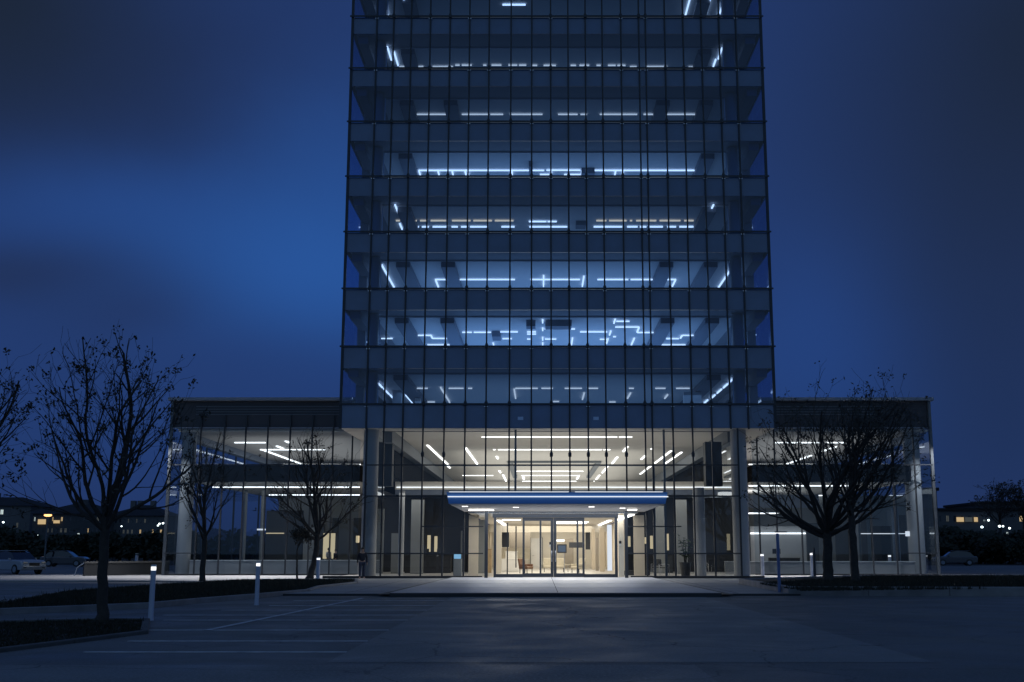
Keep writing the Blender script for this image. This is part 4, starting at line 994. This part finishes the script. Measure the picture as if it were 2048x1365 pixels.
# kiosk with blue screen
a=W(905,1119,70); b=W(935,1150,70)
r=thing('kiosk',((a.x+b.x)/2,70.2,FZ),'grey kiosk with glowing blue screen left of the doors','kiosk')
MB().prism([(a.x+.05,70),(b.x-.35,70),(b.x-.35,70.4),(a.x+.05,70.4)],FZ,a.z+.02).build('body',M['beam'],r,bevel=.04)
a=W(908,1109,70); b=W(922,1118,70)
MB().box(a.x-.03,b.x+.03,70.02,70.06,b.z-.03,a.z+.03).build('screen_frame',M['charcoal'],r); MB().box(a.x,b.x,70.0,70.019,b.z,a.z).build('screen',E_['screen'],r)
# wall phones and scanners
for px_,py_,D,lab in ((1240.5,1085,67.95,'small black card reader with white base right of the doors'),(999,1090,81,'small black wall phone seen left behind the doors'),(1101,1087,67.4,'small dark sign plate left of the middle door stile')):
    p=W(px_,py_,D); r=thing('card_reader',(p.x,D,p.z-.2),lab,'card reader')
    MB().box(p.x-.07,p.x+.07,D-.05,D,p.z-.08,p.z+.08).build('reader',M['charcoal'],r,bevel=.03); MB().box(p.x-.06,p.x+.06,D-.04,D,p.z-.2,p.z-.081).build('base_plate',M['white'],r)
# easel / folding stand
r,x=T('folding_stand',1284,71.5,'black folding tripod stand in front of the right beige pilaster','stand')
for dx0,dx1 in ((-.16,-.02),(.0,-.02),(.02,.26)):
    MB().tube([(x+dx0*.4-.02,71.5,FZ+1.05),(x+dx1,71.45,FZ)],.022,6).build('leg',M['charcoal'],r,smooth=True)
MB().box(x-.14,x+.1,71.47,71.53,FZ+1.03,FZ+1.08).build('top_bar',M['charcoal'],r)
# chairs with tubular frames at right
def tubechair(px,D,label,m='charcoal',rz=0):
    x=W(px,1140,D).x; r=thing('office_chair',(x,D,FZ),label,'chair')
    MB().box(x-.24,x+.24,D-.24,D+.24,FZ+.43,FZ+.49).build('seat',M[m],r,bevel=.02)
    MB().obox((x,D+.25,FZ+.76),.46,.05,.42,0,R(-8)).build('backrest',M[m],r,bevel=.02)
    for sx in (-.25,.25): MB().tube([(x+sx,D+.22,FZ),(x+sx,D+.25,FZ+.6),(x+sx,D+.1,FZ+.68),(x+sx,D-.22,FZ+.66),(x+sx,D-.25,FZ)],.014,6).build('leg',M['steel'],r,smooth=True)
    r.rotation_euler=(0,0,rz)
tubechair(1329,72,'steel framed chair beside the potted plant',rz=R(70)); tubechair(1312,74,'dark steel framed chair left of the potted plant',rz=R(-20))
for i,(px_,lb) in enumerate(((836,'left end'),(858,'middle'),(880,'right end'))): tubechair(px_,81,'dark office chair behind the reception desk, at its %s' % lb, rz=R(180))
# office furniture in right wing
for px_,D,lb in ((1420,78,'nearest the round grey column'),(1555,79,'right of the lone bollard'),(1585,80,'under the light line'),(1755,79,'at the far end')):
    tubechair(px_,D,'dark chair behind the right wing low wall, '+lb, rz=R(200))
def monitor(px,py,D,label,w_=.55):
    p=W(px,py,D); r=thing('monitor',(p.x,D,p.z-.35),label,'monitor')
    MB().box(p.x-w_/2,p.x+w_/2,D,D+.04,p.z-.17,p.z+.17).build('screen_case',M['charcoal'],r,bevel=.01); MB().box(p.x-.02,p.x+.02,D+.01,D+.03,p.z-.34,p.z-.171).build('neck',M['charcoal'],r); MB().box(p.x-.12,p.x+.12,D-.05,D+.1,p.z-.35,p.z-.34).build('foot',M['charcoal'],r)
cabinet(1540,1600,1116,79.5,'dark','dark work desk behind the right wing low wall','desk','desk',3)
monitor(1553,1103,79.7,'dark monitor on the desk in the right wing')
monitor(882,1103,79.2,'dark monitor on the reception desk, right one'); monitor(850,1103,79.2,'dark monitor on the reception desk, left one')
# potted plant
r,x=T('potted_plant',1371,68.2,'tall potted plant in a dark tapered planter right of the entrance','potted plant')
zt_=W(1371,1125,68.2).z
MB().lathe((x,68.2,FZ),[(.24,0),(.34,zt_-FZ-.05),(.36,zt_-FZ-.05),(.36,zt_-FZ),(.31,zt_-FZ),(.31,zt_-FZ-.04)],28).build('pot',M['pot'],r,smooth=True)
rs=random.Random(4); stm=MB(); lv=MB()
for s_ in range(5):
    dx_,dy_=rs.uniform(-.3,.3),rs.uniform(-.2,.2); hh=rs.uniform(1.0,1.75); pts=[Vector((x+dx_*.2+dx_*t_*t_,68.2+dy_*t_,zt_-.04+hh*t_)) for t_ in (0,.25,.5,.75,1)]
    stm.tube(pts,[.022,.018,.014,.01,.006],6)
    for q in range(16):
        t_=.2+.8*q/15; i_=min(3,int(t_*4)); pp=pts[i_].lerp(pts[i_+1],t_*4-i_ if t_<1 else 1); a=rs.uniform(0,6.28); ln=rs.uniform(.16,.32); d=Vector((math.cos(a),math.sin(a),rs.uniform(-.1,.6))).normalized(); sd_=d.cross(Vector((0,0,1))).normalized()*ln*.28
        mid=pp+d*ln*.5+Vector((0,0,.03)); lv.add([pp,mid+sd_,pp+d*ln-Vector((0,0,.05)),mid-sd_],[(0,1,2,3)])
stm.build('stem',M['bark'],r,smooth=True); lv.build('leaves',M['green'],r)
# rooftop vent on left wing, two blue plates on the lowest spandrel
p=W(572,790,80); r=thing('roof_vent',(p.x,80,11.345),'small roof vent pipe with cap standing on the left wing roof','roof vent')
MB().lathe((p.x,80,11.345),[(.16,0),(.16,.55)],16).build('pipe',M['coping'],r,smooth=True); MB().lathe((p.x,80,11.9),[(.22,0),(.24,.12),(.20,.16)],16).build('cap',M['coping'],r,smooth=True)
for px_,lb in ((1041,'left'),(1192,'right')):
    a=W(px_-5.5,834,DT-.02); b=W(px_+5.5,840.5,DT-.02)
    MB().box(a.x,b.x,DT-.025,DT-.012,b.z,a.z).build('spandrel_plate',mat('pale_plate_'+lb,(0.5,0.6,0.75),0.3),tower,label='small pale square plate on the lowest spandrel, %s one'%lb)

# ------------------------------------------------------------------ cars
def car(loc, rz, body, label, s=1.0, kindname='parked_car'):
    X,Y,Z = loc; root=thing(kindname,loc,label,'car','parked cars')
    # side profile (length along x, front at +x), lofted across the width
    prof=[(-2.2,.35),(-2.25,.70),(-2.18,1.00),(-1.85,1.30),(-1.2,1.58),(-.2,1.62),(.55,1.50),(1.05,1.10),(1.95,.96),(2.22,.80),(2.28,.50),(2.2,.30)]
    rows=[]
    ws=[.62,.80,.90,.92,.92,.90,.80,.62]; yy_=[-.93,-.90,-.75,-.3,.3,.75,.90,.93]
    # lower shell
    low=MB(); n_=len(prof); vs=[]
    for yv in (-.92,-.86,0,.86,.92):
        for (px_,pz) in prof:
            z_=min(pz,1.0) ; k_=1.0 if abs(yv)<.9 else .985
            zz=z_ - (.06 if abs(yv)>.9 and z_>.7 else 0); vs.append((px_*k_,yv,zz+(.04 if abs(yv)<.1 and z_>.9 else 0)))
    fs=[]
    for j in range(4):
        for i in range(n_): fs.append((j*n_+i,j*n_+(i+1)%n_,(j+1)*n_+(i+1)%n_,(j+1)*n_+i))
    fs+= [tuple(range(n_-1,-1,-1)),tuple(range(4*n_,5*n_))]
    low.add([(X+a*s,Y+b*s,Z+c_*s) for a,b,c_ in vs],fs); low.build('body',body,root,smooth=True,bevel=.03)
    top=MB(); tp=[(-1.95,.99),(-1.55,1.42),(-1.1,1.56),(-.2,1.60),(.5,1.48),(1.15,.99)]; vs=[]
    for yv,k_ in ((-.82,0),(-.68,1),(.68,1),(.82,0)):
        for a,c_ in tp: vs.append((X+a*.99*s,Y+(yv if c_<1.0 else (math.copysign(.68,yv)))*s,Z+(c_ if k_ else min(c_,c_-.02))*s))
    n_=len(tp); fs=[(j*n_+i,j*n_+i+1,(j+1)*n_+i+1,(j+1)*n_+i) for j in range(3) for i in range(n_-1)]
    top.add(vs,fs+[tuple(range(n_)),tuple(range(3*n_,4*n_))]); top.build('window_band',M['cglass'],root)
    MB().box(X-1.5*s,X+.3*s,Y-.66*s,Y+.66*s,Z+1.585*s,Z+1.625*s).build('roof_panel',body,root,bevel=.02)
    for sx in (-1.35,1.4):
        for sy in (-.84,.84):
            w0=MB(); cyl=[(X+(sx+.34*math.cos(a))*s,Z+(.34+.34*math.sin(a))*s) for a in [i*math.pi/12 for i in range(24)]]
            v0=[(a,Y+(sy-.11)*s,b) for a,b in cyl]+[(a,Y+(sy+.11)*s,b) for a,b in cyl]
            w0.add(v0,[tuple(range(23,-1,-1)),tuple(range(24,48))]+[(i,(i+1)%24,24+(i+1)%24,24+i) for i in range(24)]); wh=w0.build('wheel',M['tyre'],root,smooth=True)
            w1=MB(); cyl=[(X+(sx+.21*math.cos(a))*s,Z+(.34+.21*math.sin(a))*s) for a in [i*math.pi/8 for i in range(16)]]
            v0=[(a,Y+(sy-.118)*s,b) for a,b in cyl]+[(a,Y+(sy+.118)*s,b) for a,b in cyl]
            w1.add(v0,[tuple(range(15,-1,-1)),tuple(range(16,32))]+[(i,(i+1)%16,16+(i+1)%16,16+i) for i in range(16)]); w1.build('rim',M['beamb'],wh)
    for sy in (-.68,.68):
        MB().obox((X+2.15*s,Y+sy*s,Z+.80*s),.22*s,.34*s,.12*s).build('headlight',M['steel'],root,bevel=.02)
        MB().obox((X+2.24*s,Y+sy*s,Z+.48*s),.06*s,.22*s,.09*s).build('fog_lamp',M['charcoal'],root)
        MB().obox((X+.75*s,Y+sy*1.43*s,Z+1.05*s),.12*s,.16*s,.12*s).build('mirror',body,root,bevel=.02)
    MB().obox((X+2.24*s,Y,Z+.68*s),.08*s,.75*s,.2*s).build('grille',M['charcoal'],root)
    root.rotation_euler=(0,0,rz); return root
p=W(32,1130,82); car((p.x,82,ZR),R(-35),M['carp'],'pale car parked at the left edge of the photo, facing right')
p=W(130,1125,120); car((p.x,120,ZR),R(5),M['card'],'dark car parked left behind the big tree, nearer the lamp post')
p=W(1910,1125,128); car((p.x,128,ZR),R(170),M['card'],'dark car parked far right beyond the right wing')

# ------------------------------------------------------------------ far left street lamp
p=W(96,1031,118)
sl2=thing('street_lamp',(p.x,118,ZR),'tall street lamp glowing orange before the apartments','street lamp')
MB().lathe((p.x,118,ZR),[(.12,0),(.10,.2),(.07,p.z-ZR-.1)],12).build('pole',M['frame2'],sl2,smooth=True)
MB().obox((p.x+.1,118,p.z+.14),1.1,.35,.10).build('lamp_head',M['frame2'],sl2,bevel=.03)
MB().ell((p.x,117.98,p.z),.42,.16,.14).build('lamp',E_['sod'],sl2,smooth=True)
for k_,(px_,py_,D,r_) in enumerate(((226,1088,150,.20),(233,1090,150,.16),(229,1095.5,149,.10),(255,1073.5,160,.17),(308,1088,150,.17),(260,1085,158,.12),(326,1047,190,.18),(319,1048,190,.16),(316,1051.5,189,.15),(243,1053,170,.12),(163,1010,239,.2),(110,1119,125,.10),(6.5,1045,230,.22),(4,1067,200,.15),(181,1094,150,.12),(75,1071,200,.12))):
    p=W(px_,py_,D); r=thing('distant_lamp',(p.x,D,ZR),'tiny bright lamp glowing far off on the left, %s' % ORD(k_,16), 'lamp','tiny distant lamps on the left')
    MB().ell((p.x,D,p.z),r_,r_*.6,r_*.8,8,6).build('lamp',E_['dot'],r,smooth=True); MB().tube([(p.x,D+.05,ZR),(p.x,D+.05,p.z)],.05,5).build('pole',M['frame'],r)
for k_,(px_,py_,D,r_) in enumerate(((1964,1054.5,170,.2),(1999,1053,170,.2),(2006,1053,170,.16),(2019,1057,170,.18),(2028,1097,140,.14),(1977,1041,199,.2))):
    p=W(px_,py_,D); r=thing('distant_lamp',(p.x,D,ZR),'tiny bright lamp glowing far off on the right, %s' % ORD(k_,6), 'lamp','tiny distant lamps on the right')
    MB().ell((p.x,D,p.z),r_,r_*.6,r_*.8,8,6).build('lamp',E_['dot'],r,smooth=True); MB().tube([(p.x,D+.05,ZR),(p.x,D+.05,p.z)],.05,5).build('pole',M['frame'],r)

# ------------------------------------------------------------------ far buildings
def block(px0,px1,pyeave,pyridge,D,label,mat_,cols,rows,lit,seed,hip=True,depth=14,name='apartment_building',wpy=None):
    a=W(px0,pyeave,D); b=W(px1,pyeave,D); ze=a.z; zr=W(px0,pyridge,D).z if pyridge else ze
    root=thing(name,((a.x+b.x)/2,D+depth/2,ZR),label,'building')
    MB().box(a.x,b.x,D,D+depth,ZR,ze).build('wall',M[mat_],root)
    if pyridge:
        h_=depth*.35 if hip else .2
        rf=MB().add([(a.x-.5,D-.5,ze),(b.x+.5,D-.5,ze),(b.x+.5,D+depth+.5,ze),(a.x-.5,D+depth+.5,ze),(a.x+h_,D+depth/2,zr),(b.x-h_,D+depth/2,zr)],[(0,1,5,4),(1,2,5),(2,3,4,5),(3,0,4),(3,2,1,0)]).build('roof',M['roof'],root)
        rs=random.Random(seed)
        for q in range(3):
            xx=a.x+(b.x-a.x)*rs.uniform(.15,.85); MB().box(xx-.5,xx+.5,D+depth/2-.5,D+depth/2+.5,zr-1,zr+.9).build('chimney',M[mat_],rf)
    else: MB().box(a.x-.3,b.x+.3,D-.3,D+depth+.3,ze,ze+.45).build('roof',M['roof'],root)
    rs=random.Random(seed); hgt=ze-ZR; rh=hgt/rows; cw=(b.x-a.x)/cols
    for r_ in range(rows):
        for c_ in range(cols):
            xx=a.x+(c_+.5)*cw; zz=ZR+(r_+.5)*rh; q=rs.random(); m_='wdark'
            mm=M['wdark']
            if q<lit: mm=rs.choice([E_['winw'],E_['winc'],E_['winw'],E_['dimw']])
            elif q<lit*1.9: mm=E_['dimw']
            wv=min(.9,cw*.4)*rs.choice([.5,.8,1])
            wd=MB().box(xx-wv/2,xx+wv/2,D-.03,D+.05,zz-rh*.15,zz+rh*.20).build('window',mm,root)
            MB().box(xx-.03,xx+.03,D-.05,D-.031,zz-rh*.15,zz+rh*.20).build('window_bar',M['frame'],wd)
    return root
block(-150,62,1012,992,245,'dark apartment block with hipped roof at the far left edge','apt2',13,4,.07,3)
block(66,210,1028,1006,230,'long dark apartment block behind the orange street lamp','apt',16,4,.10,11)
block(212,328,1032,1008,235,'dark apartment block with sloping roof next to the left wing','apt2',14,4,.10,7)
block(1872,2048,1022,None,200,'low dark flat roofed building at the far right with lit top windows','apt2',12,3,.08,21,depth=20,name='far_building')
block(1965,2130,1008,None,215,'dark flat roofed block rising behind the low far right building','apt',8,4,.12,5,depth=20,name='far_building')
block(1855,1873,982,None,170,'narrow dark tower just right of the right wing','apt',2,5,.0,6,depth=8,name='far_building')
for i,(a,b) in enumerate(((1913,1928),(1930,1945),(1948,1956))):
    flat(a,b,1035,1044,199.8,E_['winw'] if i!=1 else E_['dimw'],'lit_window','lit window in the low far right building, %s' % ORD(i,3),'window')
flat(155,158,1067,1076,150,E_['winc'],'lit_sign','small bright white sign glowing left of the big tree trunk','sign')
flat(107,119,1041,1047,229.6,E_['winw'],'lit_balcony','warm lit balcony just right of the orange street lamp','balcony')
flat(76,91,1039,1049,229.6,E_['winw'],'lit_balcony','warm lit balcony just left of the orange street lamp','balcony')

# ------------------------------------------------------------------ far bushes and trees
def bushy(name, px, D, wpx, pytop, label, seed, n=2600, cat='bush', trunk=True, group=None, leafm='bush'):
    rs=random.Random(seed); x=W(px,1100,D).x; zt=W(px,pytop,D).z; wr=wpx/2338*D/2; root=thing(name,(x,D,ZR),label,cat,group)
    zb=ZR+ (zt-ZR)*(.12 if trunk else 0)
    t=MB().tube([(x,D,ZR),(x+.1,D,ZR+(zt-ZR)*.5),(x-.1,D,ZR+(zt-ZR)*.85)],[.25,.16,.05],8)
    for k in range(8):
        a=rs.uniform(0,6.28); z0_=ZR+(zt-ZR)*rs.uniform(.3,.6); t.tube([(x,D,z0_),(x+math.cos(a)*wr*.5,D+math.sin(a)*wr*.5,z0_+(zt-z0_)*.4)],[.09,.03],5)
    t.build('trunk',M['bark'],root,smooth=True)
    m=MB(); cl=[(rs.uniform(-.75,.75)*wr,rs.uniform(-.6,.6)*wr,zb+(zt-zb)*rs.uniform(.15,.85),rs.uniform(.25,.5)*wr) for _ in range(14)]
    cl=[c for c in cl if (c[0]/wr)**2+((c[2]-(zb+zt)/2)/((zt-zb)/2))**2<.9]
    for _ in range(n):
        c=rs.choice(cl); a=Vector((rs.gauss(0,1),rs.gauss(0,1),rs.gauss(0,1))).normalized()*c[3]*rs.uniform(.5,1.05)
        p=Vector((x+c[0]+a.x,D+c[1]+a.y,c[2]+a.z*.8)); 
        if p.z>zt or p.z<ZR: continue
        s_=rs.uniform(.15,.38)*(D/130); u=Vector((rs.gauss(0,1),rs.gauss(0,1),rs.gauss(0,1))).normalized(); v=u.orthogonal().normalized()*s_*.6; u=u*s_
        m.add([p-u,p+v,p+u,p-v],[(0,1,2,3)])
    m.build('crown',M[leafm],root); return root
spec=[(-30,180,120,1050),(40,175,110,1062),(100,165,90,1080),(150,158,100,1072),(195,150,90,1066),(240,150,100,1078),(290,145,100,1070),(335,140,110,1062),(385,140,100,1080),(430,138,110,1058),(480,136,90,1075),(530,135,100,1068)]
for i,(px_,D,w_,t_) in enumerate(spec): bushy('bushy_tree',px_,D,w_,t_,'dark bushy tree in the far row on the left, %s' % ORD(i,12),100+i,cat='tree',group='dark bushy trees beyond the car park')
spec=[(1870,150,90,1060),(1915,155,100,1052),(1955,150,110,1062),(2000,145,110,1068),(2045,140,120,1060),(2100,150,120,1050)]
for i,(px_,D,w_,t_) in enumerate(spec): bushy('bushy_tree',px_,D,w_,t_,'dark bushy tree before the far right buildings, %s' % ORD(i,6),200+i,cat='tree',group='dark bushy trees at the far right')
for i,(px_,D,r_) in enumerate(((2000,190,2.6),(2048,185,2.6))):
    b_=W(px_,1100,D); f_=W(px_,1040,D)
    tree('bare_tree',(b_.x,D,ZR),f_,[E3(px_,995,D,r_,r_,r_)],140,60+i,.22,'distant bare tree rising over the far right roofs, %s one'%('left','right')[i],step=.5,infl=5,kill=.9,tip=.05,leaf_s=.25,leafy=.5,twig=.9)
MB().box(-400,-28,300,330,ZR,5).box(60,400,300,330,ZR,5) 
hb=MB(); rs=random.Random(77)
for i in range(7000):
    x=rs.uniform(-160,160); D=rs.uniform(262,285); h=3.2+2.2*math.sin(x*.09)+1.2*math.sin(x*.31+1); z=ZR+rs.random()**.7*h; s_=rs.uniform(.5,1.1); u=Vector((rs.gauss(0,1),rs.gauss(0,1),rs.gauss(0,1))).normalized(); v=u.orthogonal().normalized()*s_*.7; u=u*s_; p=Vector((x,D,z)); hb.add([p-u,p+v,p+u,p-v],[(0,1,2,3)])
hb.build('distant_woods',M['bush'],kind='stuff',label='dark distant tree belt along the horizon',cat='woods')
